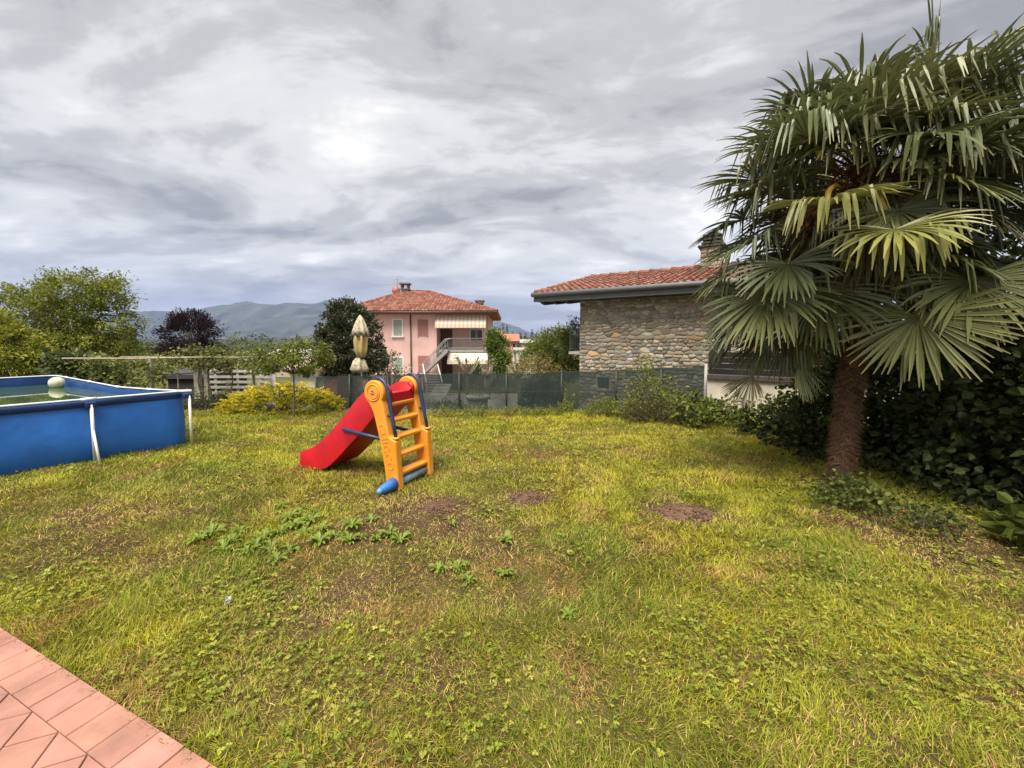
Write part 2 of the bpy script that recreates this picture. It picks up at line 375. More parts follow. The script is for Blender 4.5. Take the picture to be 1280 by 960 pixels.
# low clover and ground ivy between the blades
def make_clover():
    rng = np.random.default_rng(17); out = []
    for (y0, y1, dens, sz) in ((.75, 2.4, 1500, .0115), (2.4, 4.2, 700, .015), (4.2, 7, 200, .022)):
        xm = 1.4 * y1 + .6; n = int((5.4 + xm) * (y1 - y0) * dens); x = rng.uniform(-xm, 5.4, n); y = rng.uniform(y0, y1, n)
        g = fbm(x, y, .55, 121, 4); w = (g - .50).clip(0) * 7
        w = w + 1.2 * np.exp(-((x - 2.0) / .6) ** 2 - ((y - 2.0) / .5) ** 2) + .9 * np.exp(-((x - 3.3) / .6) ** 2 - ((y - 3.6) / .5) ** 2) + .8 * np.exp(-((x + .6) / .8) ** 2 - ((y - 1.6) / .4) ** 2)
        w = w + .6 * smooth(-.55, .15, x - 3.1) * (y < 4.6)
        k = (rng.random(n) < w * (1 - .6 * bare(x, y))) & (np.abs(x) < 1.4 * y + .6) & (patio_v(x, y) < 0) & (x < 4.4)
        out.append(np.stack([x[k], y[k], np.full(k.sum(), sz)], 1))
    Q = np.concatenate(out); n = len(Q); P0 = np.stack([Q[:, 0], Q[:, 1], lawn_z(Q[:, 0], Q[:, 1]) + rng.uniform(.012, .045, n)], 1)
    sz_ = rng.uniform(.45, 1.6, n); az = rng.uniform(0, 6.28, n); Ps, Ds, Ns, Ls, Ts = [], [], [], [], []
    N0 = unit(np.array([0, 0, 1.0]) + rng.normal(0, .5, (n, 3))); t = pick(rng, [(.16, .205, .02), (.24, .265, .03), (.32, .31, .06), (.13, .17, .02)], n)
    for k in range(3):
        a = az + k * 2.09; D = np.stack([np.cos(a), np.sin(a), rng.normal(0, .15, n)], 1)
        Ps.append(P0); Ds.append(D); Ns.append(N0); Ls.append(Q[:, 2] * sz_); Ts.append(t)
    L = np.concatenate(Ls)
    return leaf_mesh('clover', np.concatenate(Ps), np.concatenate(Ds), np.concatenate(Ns), L, L * .95, np.concatenate(Ts), curl=.08)
tag(link('clover', make_clover(), MATS['leaf'], kind='stuff'), 'low clover and ground ivy spreading through the lawn', 'clover')

# brick-red patio: every tile a piece of its own
def clip_poly(poly, nx, ny, d):
    out = []
    for i in range(len(poly)):
        a, b = poly[i], poly[(i + 1) % len(poly)]; da = a[0] * nx + a[1] * ny - d; db = b[0] * nx + b[1] * ny - d
        if da >= 0: out.append(a)
        if (da < 0) != (db < 0): t = da / (da - db); out.append((a[0] + (b[0] - a[0]) * t, a[1] + (b[1] - a[1]) * t))
    return out
def tile_mat():
    m = M('patio_tile', (.335, .165, .130), .68, .22, 5.0, .12, 200, tint=True, spec=.35); return m
def make_patio():
    rng = random.Random(3); s = .152; g = .0045; top = .016
    mb = MB(); O = PE0.to_2d() - PU * 1.6
    def W(a, b, z): p = O + PU * a + PV * b; return (p.x, p.y, z)
    LEN, DEP = 5.6, 2.3
    mb.add([W(0, .012, -.10), W(LEN, .012, -.10), W(LEN, DEP, -.10), W(0, DEP, -.10), W(0, .012, .008), W(LEN, .012, .008), W(LEN, DEP, .008), W(0, DEP, .008)],
           [(0, 3, 2, 1), (4, 5, 6, 7), (0, 1, 5, 4), (1, 2, 6, 5), (2, 3, 7, 6), (3, 0, 4, 7)])
    base = mb.build('patio', M('grout', (.16, .08, .06), .95, .3, 25, .4, 90), None, kind='structure')
    def tile(poly):
        if len(poly) < 3: return
        cx = sum(p[0] for p in poly) / len(poly); cy = sum(p[1] for p in poly) / len(poly)
        ar = abs(sum(poly[i][0] * poly[(i + 1) % len(poly)][1] - poly[(i + 1) % len(poly)][0] * poly[i][1] for i in range(len(poly)))) / 2
        if ar < .0012: return
        r = math.sqrt(ar); k0 = 1 - g / r; k1 = 1 - (g + .004) / r; dz = rng.uniform(-.0012, .0012); n = len(poly)
        vs_ = [W(cx + (a - cx) * k0, cy + (b - cy) * k0, 0) for a, b in poly] + [W(cx + (a - cx) * k0, cy + (b - cy) * k0, top - .003 + dz) for a, b in poly] + \
              [W(cx + (a - cx) * k1, cy + (b - cy) * k1, top + dz) for a, b in poly]
        fs = [(i, (i + 1) % n, n + (i + 1) % n, n + i) for i in range(n)] + [(n + i, n + (i + 1) % n, 2 * n + (i + 1) % n, 2 * n + i) for i in range(n)] + [tuple(2 * n + i for i in range(n))]
        c = rng.uniform(.92, 1.06); MB().add(vs_, fs, (c, c * rng.uniform(.97, 1.03), c * rng.uniform(.96, 1.03))).build('tile', tile_mat(), base)
    for i in range(int(LEN / s)): tile([(i * s, 0), ((i + 1) * s, 0), ((i + 1) * s, s * 1.02), (i * s, s * 1.02)])
    c = math.sqrt(.5) * s
    for i in range(-2, int(LEN / (2 * c)) + 2):
        for j in range(0, 14):
            cx = i * 2 * c + (j % 2) * c; cy = s * 1.02 + j * c
            if cy > 1.35: continue
            sq = [(cx - c, cy), (cx, cy - c), (cx + c, cy), (cx, cy + c)]
            for hp in ((0, 1, s * 1.02), (1, 0, 0), (-1, 0, -LEN)): sq = clip_poly(sq, *hp)
            tile(sq)
make_patio()

# gravel drive beyond the fence
def drive_strip():
    mb = MB(); pts = []
    for t in np.linspace(0, 1, 30):
        y = lerp(10.3, 27, t); xa = lerp(-3.2, -9.0, t ** .8); xb = lerp(4.5, 1.0, t ** .7); pts.append((xa, xb, y))
    vs_ = []
    for xa, xb, y in pts: vs_ += [(xa, y, H(0, y) + .03), (xb, y, H(0, y) + .03)]
    mb.add(vs_, [(2 * i, 2 * i + 1, 2 * i + 3, 2 * i + 2) for i in range(len(pts) - 1)])
    mb.build('gravel_drive', M('gravel', (.24, .225, .205), .95, .25, 14, .6, 60), None, kind='structure')
drive_strip()

# far mountains
def ridge(name, table, Y0, Y1, seed, mat, amp=170):
    px = np.linspace(table[0][0], table[-1][0], 260); py = np.interp(px, [a for a, b in table], [b for a, b in table])
    vs_ = np.linspace(0, 1.25, 40); nx = len(px); V = []
    for v in vs_:
        Y = Y0 + (Y1 - Y0) * v; X = (px - 640) / FPX * Y; top = CAMH + (HORIZON - py) / FPX * Y1
        k = smooth(0, 1, min(v, 1)) if v <= 1 else 1 - (v - 1) * 1.2
        rid = (.42 - np.abs(fbm(X + Y * .15, Y * .45, 520, seed, 5) - .5) * 4); Z = -50 + (top + 50) * k + rid * amp * np.sin(np.pi * min(v, 1)) + (fbm(X, Y + 0 * X, 130, seed + 9, 3) - .5) * amp * .11
        V.append(np.stack([X, np.full(nx, Y), Z], 1))
    V = np.concatenate(V); i = np.arange(len(V)).reshape(len(vs_), nx)
    F = np.stack([i[:-1, :-1], i[:-1, 1:], i[1:, 1:], i[1:, :-1]], -1).reshape(-1, 4)
    return link(name, npmesh(name, V, F, None, True), mat, kind='structure')
M('forest_far', (.018, .026, .013), .95, .4, .0045, .8, .03, col2=(.090, .095, .075), spec=.05, detail=12)
ridge('mountains', [(-500, 404), (-200, 402), (0, 398), (150, 393), (172, 391), (215, 391), (250, 388), (280, 383), (310, 380), (350, 381), (385, 382), (412, 378), (440, 380), (470, 385), (520, 394), (560, 404), (600, 412), (620, 420), (660, 428)], 3000, 5200, 3, MATS['forest_far'])
ridge('mountains', [(480, 425), (540, 412), (580, 401), (600, 399), (622, 401), (640, 407), (655, 413), (675, 419), (720, 421), (900, 418), (1200, 412), (1700, 415)], 4600, 7200, 8, MATS['forest_far'])
ridge('hills', [(-500, 424), (-100, 424), (0, 422), (150, 424), (230, 425), (330, 423), (450, 424), (560, 424), (610, 422), (640, 420), (670, 421), (740, 419), (900, 417), (1200, 416), (1700, 418)], 350, 900, 15, MATS['forest_far'], 14)

# ------------------------------------------------------------------ pink house
TILE_PAL = [(.215, .080, .054), (.255, .105, .072), (.18, .070, .052), (.29, .135, .10)]
M('roof_tile', (.95, .95, .95), .8, .2, 5, .3, 60, tint=True, spec=.2)
def roof_tiles(rng, O, u, v, n, width, height, inside, tw, tl, seg=5, lift=.03):
    """rows of barrel tiles on one slope as real geometry"""
    V = []; F = []; T = []; O, u, v, n = map(np.array, (O, u, v, n))
    for j in range(int(height / tl) + 1):
        for i in range(int(width / tw) + 1):
            a = (i + .5) * tw; b = j * tl
            if not inside(a, b + tl * .5): continue
            c = np.array(TILE_PAL[rng.integers(0, 4)]) * rng.uniform(.8, 1.15); o = len(V); jx = rng.normal(0, .006)
            for (bb, li) in ((b, lift), (b + tl * 1.12, lift * .35)):
                for k in range(seg + 1):
                    an = math.pi * k / seg; V.append(O + u * (a + jx - math.cos(an) * tw * .52) + v * bb + n * (li + math.sin(an) * tw * .38)); T.append(c)
            for k in range(seg): F.append((o + k, o + k + 1, o + seg + 2 + k, o + seg + 1 + k))
    return npmesh('roof_tiles', np.array(V), np.array(F), np.array(T), True)
def awning_mat(name, c1, c2, period):
    m = bpy.data.materials.new(name); m.use_nodes = True; nt = m.node_tree; N, L = nt.nodes, nt.links; b = N['Principled BSDF']; b.inputs['Roughness'].default_value = .85
    tc = N.new('ShaderNodeTexCoord'); w = N.new('ShaderNodeTexWave'); w.inputs['Scale'].default_value = 1 / period * .314; w.bands_direction = 'X'; w.wave_profile = 'SIN'
    L.new(tc.outputs['Object'], w.inputs['Vector']); r = N.new('ShaderNodeValToRGB'); r.color_ramp.interpolation = 'CONSTANT'; r.color_ramp.elements[0].color = (*c1, 1); r.color_ramp.elements[1].position = .6; r.color_ramp.elements[1].color = (*c2, 1)
    L.new(w.outputs['Fac'], r.inputs[0]); L.new(r.outputs[0], b.inputs['Base Color']); MATS[name] = m; return m
def pink_house():
    rng = np.random.default_rng(5); Y = 31.0; s = Y / FPX
    X = lambda px: (px - 640) * s
    Z = lambda py: CAMH + (HORIZON - py) * s
    g = -2.25; eave = Z(391); xl, xr, xm = X(441), X(609), X(546); back = Y + 9.5
    t = thing('pink_house', 'two-storey pink rendered house with red hipped roof and outside stairs', 'house', ((xl + xr) / 2, Y, g)); ox, oy, oz = t.location
    def B(x0, x1, y0, y1, z0, z1, mb=None, tint=(1, 1, 1)):
        mb = mb or MB(); return mb.box(((x0 + x1) / 2 - ox, (y0 + y1) / 2 - oy, (z0 + z1) / 2 - oz), (x1 - x0, y1 - y0, z1 - z0), tint=tint)
    P = lambda x, y, z: (x - ox, y - oy, z - oz)
    pink = M('pink_render', (.68, .44, .41), .9, .10, 1.2, .15, 40); white = M('white_paint', (.74, .72, .68), .6, .06, 4)
    grey = M('house_metal', (.28, .27, .26), .5, .1, 8); wood = M('door_wood', (.085, .035, .025), .6, .2, 8); dark = M('window_dark', (.02, .022, .025), .12, .2, 3, spec=.6)
    conc = M('house_concrete', (.30, .28, .26), .9, .15, 6)
    rec = Y + 1.5
    w = B(xl, xm, Y, back, g - .6, eave); B(xm, xr, rec, back - .002, g - .6, eave - .002, w); w.build('wall', pink, t)
    # roof: hipped
    ov = .75; E = eave + .02; rz = Z(391) + 2.15; x0, x1, y0, y1 = X(428), X(622), Y - ov, back + ov; ym = (y0 + y1) / 2; ra, rb = X(640) + (508 - 640) * ym / FPX, (536 - 640) * ym / FPX
    c = [P(x0, y0, E), P(x1, y0, E), P(x1, y1, E), P(x0, y1, E), P(ra, ym, rz), P(rb, ym, rz)]
    lo = [P(x0, y0, E - .16), P(x1, y0, E - .16), P(x1, y1, E - .16), P(x0, y1, E - .16)]
    mb = MB().add(c + lo, [(0, 1, 5, 4), (1, 2, 5), (2, 3, 4, 5), (3, 0, 4), (0, 6, 7, 1), (1, 7, 8, 2), (2, 8, 9, 3), (3, 9, 6, 0), (9, 8, 7, 6)])
    roof = mb.build('roof', M('roof_base', (.30, .11, .065), .9, .2, 4), t)
    def slope(pa, pb, pc, pd):  # eave a->b, ridge c<-d
        pa, pb, pc, pd = map(Vector, (pa, pb, pc, pd)); u = (pb - pa).normalized(); n = u.cross(pd - pa).normalized(); v = n.cross(u); wd = (pb - pa).length; h = (pd - pa).dot(v)
        l0 = (pd - pa).dot(u); r0 = (pc - pa).dot(u)
        ins = lambda a, b: b < h and lerp(0, l0, b / h) + .02 < a < lerp(wd, r0, b / h) - .02
        link('roof_tiles', roof_tiles(rng, pa, u, v, n, wd, h, ins, .26, .42, 4, .02), MATS['roof_tile'], roof, kind='stuff')
    slope(c[0], c[1], c[5], c[4]); slope(c[3], c[0], c[4], c[4]); slope(c[1], c[2], c[5], c[5])
    rm = MB()
    for a, b in ((0, 4), (1, 5), (4, 5)):
        pa, pb = Vector(c[a]), Vector(c[b]); nn = int((pb - pa).length / .45)
        for i in range(nn): rm.tube([pa.lerp(pb, i / nn) + Vector((0, 0, .05)), pa.lerp(pb, (i + 1.1) / nn) + Vector((0, 0, .04))], [.15, .12], 6, tint=TILE_PAL[i % 4])
    rm.build('ridge_tiles', MATS['roof_tile'], roof, True)
    gm = MB().tube([P(x0, y0 - .06, E - .05), P(x1, y0 - .06, E - .05)], .075, 8); gm.build('gutter', M('gutter_brown', (.07, .05, .045), .5, .1, 5), t, True)
    MB().tube([P(X(514), Y - .07, eave - .1), P(X(514), Y - .07, g)], .055, 8).build('downspout', M('brown_pipe', (.09, .06, .05), .5, .1, 5), t, True)
    # chimneys, dish, aerial
    def chim(px, py0, py1, w, yy, name, m1):
        k = yy / FPX; x = (px - 640) * k; z0, z1 = CAMH + (HORIZON - py0) * k, CAMH + (HORIZON - py1) * k; h = z1 - z0
        cm = B(x - w / 2, x + w / 2, yy - w / 2, yy + w / 2, z0 - .8, z0 + h * .5); cm.box(P(x, yy, z1 - .06), (w * 1.45, w * 1.45, .12))
        for a in (-1, 1):
            for b in (-1, 1): cm.box(P(x + a * w * .42, yy + b * w * .42, (z0 + h * .5 + z1 - .1) / 2), (w * .22, w * .22, h * .5))
        cm.box(P(x, yy, z0 + h * .5 + .05), (w * 1.2, w * 1.2, .1)); cm.build(name, m1, t)
    chim(508, 371, 355, .62, ym, 'chimney', M('chimney_dark', (.16, .13, .12), .9, .2, 4)); chim(600, 385, 376, .55, Y + 3, 'chimney', MATS['chimney_dark'])
    k = ym / FPX; dx, dz = (497.5 - 640) * k, CAMH + (HORIZON - 364) * k
    MB().lathe([(.02, .16), (.3, .06), (.36, 0), (.34, -.02), (.02, .1)], (0, 0, 0), 16).build('satellite_dish', M('dish_red', (.33, .12, .10), .6, .1, 4), t, True, loc=P(dx, ym - .3, dz)).rotation_euler = (R(80), 0, R(20))
    am = MB().tube([P(dx + .05, ym, rz - .4), P(dx + .05, ym, dz + 1.1)], .03, 5)
    for i in range(4): am.tube([P(dx - .35, ym, dz + .55 + i * .14), P(dx + .45, ym, dz + .55 + i * .14)], .012, 4)
    am.build('aerial', grey, t)
    # windows with shutters
    def win(pa, pb, ya, yb, shut, y=Y, sill=True):
        a, b, z0, z1 = X(pa), X(pb), Z(yb), Z(ya)
        o = MB(); f = .09
        for q in ((a - f, a, z0 - f, z1 + f), (b, b + f, z0 - f, z1 + f)): B(q[0], q[1], y - .05, y + .02, q[2], q[3], o)
        B(a, b, y - .05, y + .02, z1, z1 + f, o); wn = o.build('window', shut if sill is None else white if shut is not pink else pink, t)
        B(a, b, y - .012, y + .01, z0, z1).build('pane', dark, wn)
        if sill: B(a - .16, b + .16, y - .16, y + .03, z0 - .1, z0).build('sill', white, wn)
        return a, b, z0, z1, wn
    green = M('shutter_grey_green', (.33, .37, .33), .7, .08, 4); rose = M('shutter_rose', (.38, .17, .14), .7, .08, 4)
    def shutter(wv, mat, y=Y):
        a, b, z0, z1, wn = wv; n = 14; mb = MB()
        for i in range(n): mb.box(P((a + b) / 2, y - .03, lerp(z0, z1, (i + .5) / n)), (b - a - .02, .03, (z1 - z0) / n * .86))
        mb.build('shutter', mat, wn)
    shutter(win(492.5, 503, 400, 420, green), green); shutter(win(524, 534, 401, 420, rose, sill=None), rose)
    shutter(win(493, 503, 447, 467, green), green); shutter(win(524, 535, 446, 466, rose, sill=None), rose)
    win(586, 592.5, 412, 425.5, white, rec, None); win(594.5, 601, 412, 425.5, white, rec, None); win(588, 600, 454, 471, white, rec, None)
    B(xm + .05, X(562), rec - .05, rec + .01, Z(437), Z(411)).build('door', wood, t); B(X(548), X(562), rec - .05, rec + .01, g, Z(446)).build('door', wood, t)
    # balcony, posts
    bz = Z(437); B(xm + .01, xr + .12, Y - .25, rec - .01, bz - .2, bz).build('balcony_slab', conc, t)
    rl = MB(); y = Y - .2; rt = Z(423)
    for zz in (rt, bz + .12): rl.tube([P(X(561), y, zz), P(xr + .06, y, zz)], .028, 6)
    for i in range(27): xx = lerp(X(561), xr + .06, i / 26); rl.tube([P(xx, y, bz), P(xx, y, rt)], .013, 4)
    for zz in (rt, bz + .12): rl.tube([P(xr + .06, y, zz), P(xr + .06, rec, zz)], .028, 6)
    rl.build('balcony_railing', grey, t)
    B(xr - .25, xr - .02, Y + .02, Y + .25, g, eave - .05).build('pillar', pink, t)
    # awnings
    aw = awning_mat('awning_stripe', (.66, .60, .50), (.62, .40, .32), .30); aw2 = M('awning_cream', (.62, .55, .46), .85, .06, 3)
    def awning(pa, pb, ya, yb, out, mat):
        a, b, z0, z1 = X(pa), X(pb), Z(yb), Z(ya); n = 24; vs_ = []; fs = []
        for i in range(n * 2 + 1):
            xx = lerp(a, b, i / (2 * n)); sc = .07 if i % 2 else 0
            vs_ += [P(xx, Y - .12, z1), P(xx, Y - .12 - out, z0 + .2), P(xx, Y - .13 - out, z0 - .05 - sc * .7)]
        for i in range(n * 2): o = i * 3; fs += [(o, o + 1, o + 4, o + 3), (o + 1, o + 2, o + 5, o + 4)]
        ob = MB().add(vs_, fs).build('awning', mat, t); sd = ob.modifiers.new('solid', 'SOLIDIFY'); sd.thickness = .012
    awning(546, 608, 393.5, 409, .55, aw); awning(561, 610, 440, 453, .75, aw2)
    # stairs: a flight up to the balcony along the wall and a lower one
    st = MB().bar(P(X(532), Y - 1.25, Z(466)), P(X(562), Y - 1.25, bz - .05), .06, .22); st.bar(P(X(532), Y - .35, Z(466)), P(X(562), Y - .35, bz - .05), .06, .22)
    sc = st.build('staircase', grey, t); n = 11
    for i in range(n): q = (i + .5) / n; MB().box(P(lerp(X(532), X(562), q), Y - .8, lerp(Z(466), bz, q) + .05), (.30, .86, .05)).build('tread', conc, sc)
    for yy in (Y - 1.25, Y - .3):
        hr = MB().tube([P(X(529), yy, Z(456)), P(X(532), yy, Z(454)), P(X(560), yy, Z(424)), P(X(565), yy, Z(423.5))], .035, 6)
        hr.tube([P(X(531), yy, Z(461)), P(X(560), yy, Z(431))], .02, 5)
        for q in (0, .25, .5, .75, 1): hr.tube([P(lerp(X(532), X(560), q), yy, lerp(Z(466), bz, q)), P(lerp(X(532), X(560), q), yy, lerp(Z(454), Z(424), q))], .02, 5)
        hr.build('handrail', grey, sc)
    B(X(526), X(533), Y - 1.3, Y - .25, Z(468), Z(466)).build('landing', conc, sc); B(X(526), X(533), Y - 1.25, Y - .3, g, Z(468) - .002).build('landing_base', pink, sc)
    wh = M('rail_pale', (.62, .60, .57), .5, .05, 4)
    for dx2 in (0, 1.1):
        lo = MB().tube([P(X(533) + dx2, Y - 1.3, Z(454)), P(X(545) + dx2, Y - 3.6, Z(472))], .035, 6)
        for q in (0.1, .5, .95): lo.tube([P(lerp(X(533), X(545), q) + dx2, lerp(Y - 1.3, Y - 3.6, q), lerp(Z(454), Z(472), q)), P(lerp(X(533), X(545), q) + dx2, lerp(Y - 1.3, Y - 3.6, q), lerp(Z(466), Z(484), q))], .02, 5)
        lo.build('handrail', wh, sc)
    for i in range(8): q = i / 7; MB().box(P(lerp(X(533), X(545), q) + .55, lerp(Y - 1.5, Y - 3.6, q), lerp(Z(466), g + .1, q)), (1.1, .32, .08)).build('tread', conc, sc)
pink_house()

# ------------------------------------------------------------------ stone house
def stone_house():
    rng = np.random.default_rng(12); rd = random.Random(5)
    e = Vector((.842, -.539, 0)).normalized(); b = Vector((-e.y, e.x, 0)); up = Vector((0, 0, 1))
    Ec = at(668, 369, 13.0); Ec.z = 0; eave = CAMH + (HORIZON - 369) * 13.0 / FPX - .02
    W0 = Ec + e * 1.32 + b * .62; Lw = 6.4; z0, z1 = -1.3, eave + .12
    t = thing('stone_house', 'low rubble stone house with red barrel tile roof and grey eaves', 'house', (W0.x, W0.y, 0)); O = Vector((W0.x, W0.y, 0))
    D = lambda a, c, z: W0 - O + e * a + b * c + up * z          # along wall, back, up
    mortar = M('mortar', (.40, .345, .27), .95, .2, 18, .7, 50)
    wall = MB().box(D(Lw / 2, 3.6, (z0 + z1) / 2), (Lw, 7.2, z1 - z0), (e, b, up)).build('stone_wall', mortar, t)
    # irregular stones: clipped cells in wall coordinates
    seeds = []; vz = -.55; row = 0
    while vz < eave + .08:
        hh = rd.uniform(.065, .125) * (1.2 if rd.random() < .2 else 1); a = rd.uniform(-.15, 0)
        while a < Lw:
            wdt = rd.choice([rd.uniform(.09, .15), rd.uniform(.13, .23), rd.uniform(.2, .36)]); seeds.append((a + wdt / 2, vz + hh / 2 + rd.uniform(-.03, .03))); a += wdt
        vz += hh
    big = [(2.05, 1.22), (.75, 1.18), (.45, 1.05), (2.6, 1.75), (1.2, 1.65), (4.1, 1.3), (3.4, 1.55), (1.75, 1.72)]
    seeds = [s for s in seeds if all(((s[0] - x) / .24) ** 2 + ((s[1] - z) / .13) ** 2 > 1 for x, z in big)] + big
    hole = (.62, .98, .02, .34)
    S = np.array(seeds); ky = 1.9; cells = []
    for i, (a, z) in enumerate(S):
        poly = [(a - .45, z - .3), (a + .45, z - .3), (a + .45, z + .3), (a - .45, z + .3)]
        d = (S[:, 0] - a) ** 2 + ((S[:, 1] - z) * ky) ** 2
        for j in np.argsort(d)[1:16]:
            nx, nz = a - S[j, 0], (z - S[j, 1]) * ky * ky; mx, mz = (a + S[j, 0]) / 2, (z + S[j, 1]) / 2
            poly = clip_poly(poly, nx, nz, nx * mx + nz * mz)
        for hp in ((1, 0, 0), (-1, 0, -Lw), (0, -1, -(z1 - .02))): poly = clip_poly(poly, *hp)
        if len(poly) < 3: continue
        cx, cz = np.mean(poly, 0)
        if hole[0] - .04 < cx < hole[1] + .04 and hole[2] - .03 < cz < hole[3] + .03: continue
        cells.append((poly, cx, cz, i >= len(S) - len(big)))
    pal = [(.34, .31, .26), (.40, .34, .265), (.30, .26, .21), (.44, .37, .28), (.37, .29, .21), (.28, .27, .255), (.46, .42, .36), (.40, .32, .23)]; och = [(.50, .37, .21), (.46, .31, .17)]
    smat = M('stone', (1.30, 1.27, 1.20), .92, .3, 9, .8, 30, tint=True, spec=.15)
    def stone_geo(mb, poly, cx, cz, isbig):
        pp = []
        for i in range(len(poly)):                                    # cut the corners, so stones look rounded
            p, q = poly[i], poly[(i + 1) % len(poly)]
            if math.hypot(p[0] - q[0], p[1] - q[1]) < .02: continue
            pp += [(p[0] * .88 + q[0] * .12, p[1] * .88 + q[1] * .12), (p[0] * .12 + q[0] * .88, p[1] * .12 + q[1] * .88)]
        if len(pp) < 4: return False
        ext = max(max(x for x, _ in pp) - min(x for x, _ in pp), .05); exz = max(max(z for _, z in pp) - min(z for _, z in pp), .04)
        kx, kz = 1 - .014 / ext, 1 - .014 / exz; pr = rd.uniform(.012, .050); n = len(pp); tx, tz = rd.uniform(-.06, .06), rd.uniform(-.08, .08)
        P0 = [(cx + (a - cx) * kx, cz + (z - cz) * kz) for a, z in pp]; P1 = [(cx + (a - cx) * kx * .93, cz + (z - cz) * kz * .90) for a, z in pp]; P2 = [(cx + (a - cx) * kx * .78, cz + (z - cz) * kz * .74) for a, z in pp]
        vs_ = [D(a, .03, z) for a, z in P0] + [D(a, -pr * .75, z) for a, z in P1] + [D(a, -pr * 1.05 + (a - cx) * tx + (z - cz) * tz, z) for a, z in P2]
        fs = [(i, (i + 1) % n, n + (i + 1) % n, n + i) for i in range(n)] + [(n + i, n + (i + 1) % n, 2 * n + (i + 1) % n, 2 * n + i) for i in range(n)] + [tuple(2 * n + i for i in range(n))]
        c = np.array(rd.choice(och) if isbig and rd.random() < .6 else rd.choice(pal)) * rd.uniform(.68, 1.3); mb.add(vs_, fs, c); return True
    def vis(c): return (c[1] < 4.2) + (c[2] > -.35)
    area = lambda p: abs(sum(p[i][0] * p[(i + 1) % len(p)][1] - p[(i + 1) % len(p)][0] * p[i][1] for i in range(len(p)))) / 2
    cells.sort(key=lambda c: -(area(c[0]) * (1 if vis(c) == 2 else .05)))
    rest = MB()
    for k, c in enumerate(cells):
        if k < 300:
            mb = MB()
            if stone_geo(mb, *c): mb.build('stone', smat, wall, True)
        else: stone_geo(rest, *c)
    rest.build('stones', smat, wall, True, kind='stuff')
    # side wall corner stones are hidden; the hatch
    hx, hz = (hole[0] + hole[1]) / 2, (hole[2] + hole[3]) / 2
    fr = MB()
    MB().box(D(hx, -.004, hz), (hole[1] - hole[0], .02, hole[3] - hole[2]), (e, b, up)).build('hatch', M('hatch_dark', (.018, .018, .018), .8, .2, 5), t)
    # eaves: gutter, fascia, soffit boards, rafters
    gr = M('eave_grey', (.115, .12, .125), .6, .12, 4); dk = M('eave_dark', (.055, .052, .05), .8, .15, 4)
    Lr = 8.4; rise = .235; run = 4.9; a0 = -1.32; f0 = -.62
    nrm = (up - b * rise).normalized(); slope = (b + up * rise).normalized()
    roof = MB().add([D(a0, f0, eave - .02), D(a0 + Lr, f0, eave - .02), D(a0 + Lr, f0 + run, eave - .02 + run * rise), D(a0, f0 + run, eave - .02 + run * rise), D(a0 + Lr, f0 + 2 * run, eave - .02), D(a0, f0 + 2 * run, eave - .02),
                     D(a0, f0, eave - .14), D(a0 + Lr, f0, eave - .14), D(a0 + Lr, f0 + run, eave - .14 + run * rise), D(a0, f0 + run, eave - .14 + run * rise), D(a0 + Lr, f0 + 2 * run, eave - .14), D(a0, f0 + 2 * run, eave - .14)],
                    [(0, 1, 2, 3), (3, 2, 4, 5), (6, 9, 8, 7), (9, 11, 10, 8), (0, 6, 7, 1), (0, 3, 9, 6), (3, 5, 11, 9), (5, 4, 10, 11), (1, 7, 8, 2), (2, 8, 10, 4)]).build('roof', dk, t)
    ln = run / slope.to_2d().length if False else run * math.sqrt(1 + rise * rise)
    link('roof_tiles', roof_tiles(rng, D(a0 + .02, f0 - .05, eave), e, slope, nrm, Lr, ln, lambda a, q: q < ln - .1 and a < Lr - .2, .20, .36, 6, .03), MATS['roof_tile'], roof, kind='stuff')
    rm = MB()
    for i in range(21): rm.tube([D(a0 + i * .4, f0 + run, eave + run * rise + .05), D(a0 + i * .4 + .45, f0 + run, eave + run * rise + .03)], [.14, .11], 8, tint=TILE_PAL[i % 4])
    for i in range(12): q = i / 12; q2 = (i + 1.12) / 12; rm.tube([D(a0 + .06, f0 + run * q, eave + run * rise * q + .075), D(a0 + .06, f0 + run * q2, eave + run * rise * q2 + .055)], [.10, .08], 8, tint=TILE_PAL[(i * 3) % 4])
    rm.build('ridge_tiles', MATS['roof_tile'], roof, True)
    MB().tube([D(a0 - .03, f0 - .11, eave + .0), D(a0 + Lr, f0 - .11, eave + .0)], .075, 10).build('gutter', gr, t, True)
    MB().box(D(a0 + Lr / 2, f0 - .02, eave - .12), (Lr, .05, .20), (e, b, up)).build('fascia', gr, t)
    MB().box(D(a0 + Lr / 2, f0 + .34, eave - .19), (Lr - .03, .62, .03), (e, b, up)).build('soffit', dk, t)
    for i in range(3):
        a = a0 + .22 + i * .42
        MB().prism([(0, .0), (0, -.10), (.12, -.17), (.3, -.2), (2.6, .1), (2.6, .5), (.3, .06)], D(a, f0 + .05, eave - .10), b, up, e, .11).build('rafter', dk, t)
    # balcony bits on the side wall
    side = M('side_balcony', (.42, .40, .37), .8, .1, 4)
    MB().box(D(-.22, .75, CAMH + (HORIZON - 441) * 13 / FPX), (.42, 1.3, .09), (e, b, up)).build('balcony_slab', side, t)
    rl = MB(); zt = CAMH + (HORIZON - 405) * 13 / FPX; zb = CAMH + (HORIZON - 438) * 13 / FPX
    for i in range(9): rl.tube([D(-.40, .15 + i * .15, zb), D(-.40, .15 + i * .15, zt)], .012, 4)
    for zz in (zb + .05, zt): rl.tube([D(-.40, .12, zz), D(-.40, 1.38, zz)], .018, 5)
    rl.build('railing', M('rail_greygreen', (.14, .16, .15), .5, .1, 5), t)
    # stone chimney with slatted cap
    ca, cb = 0, 0
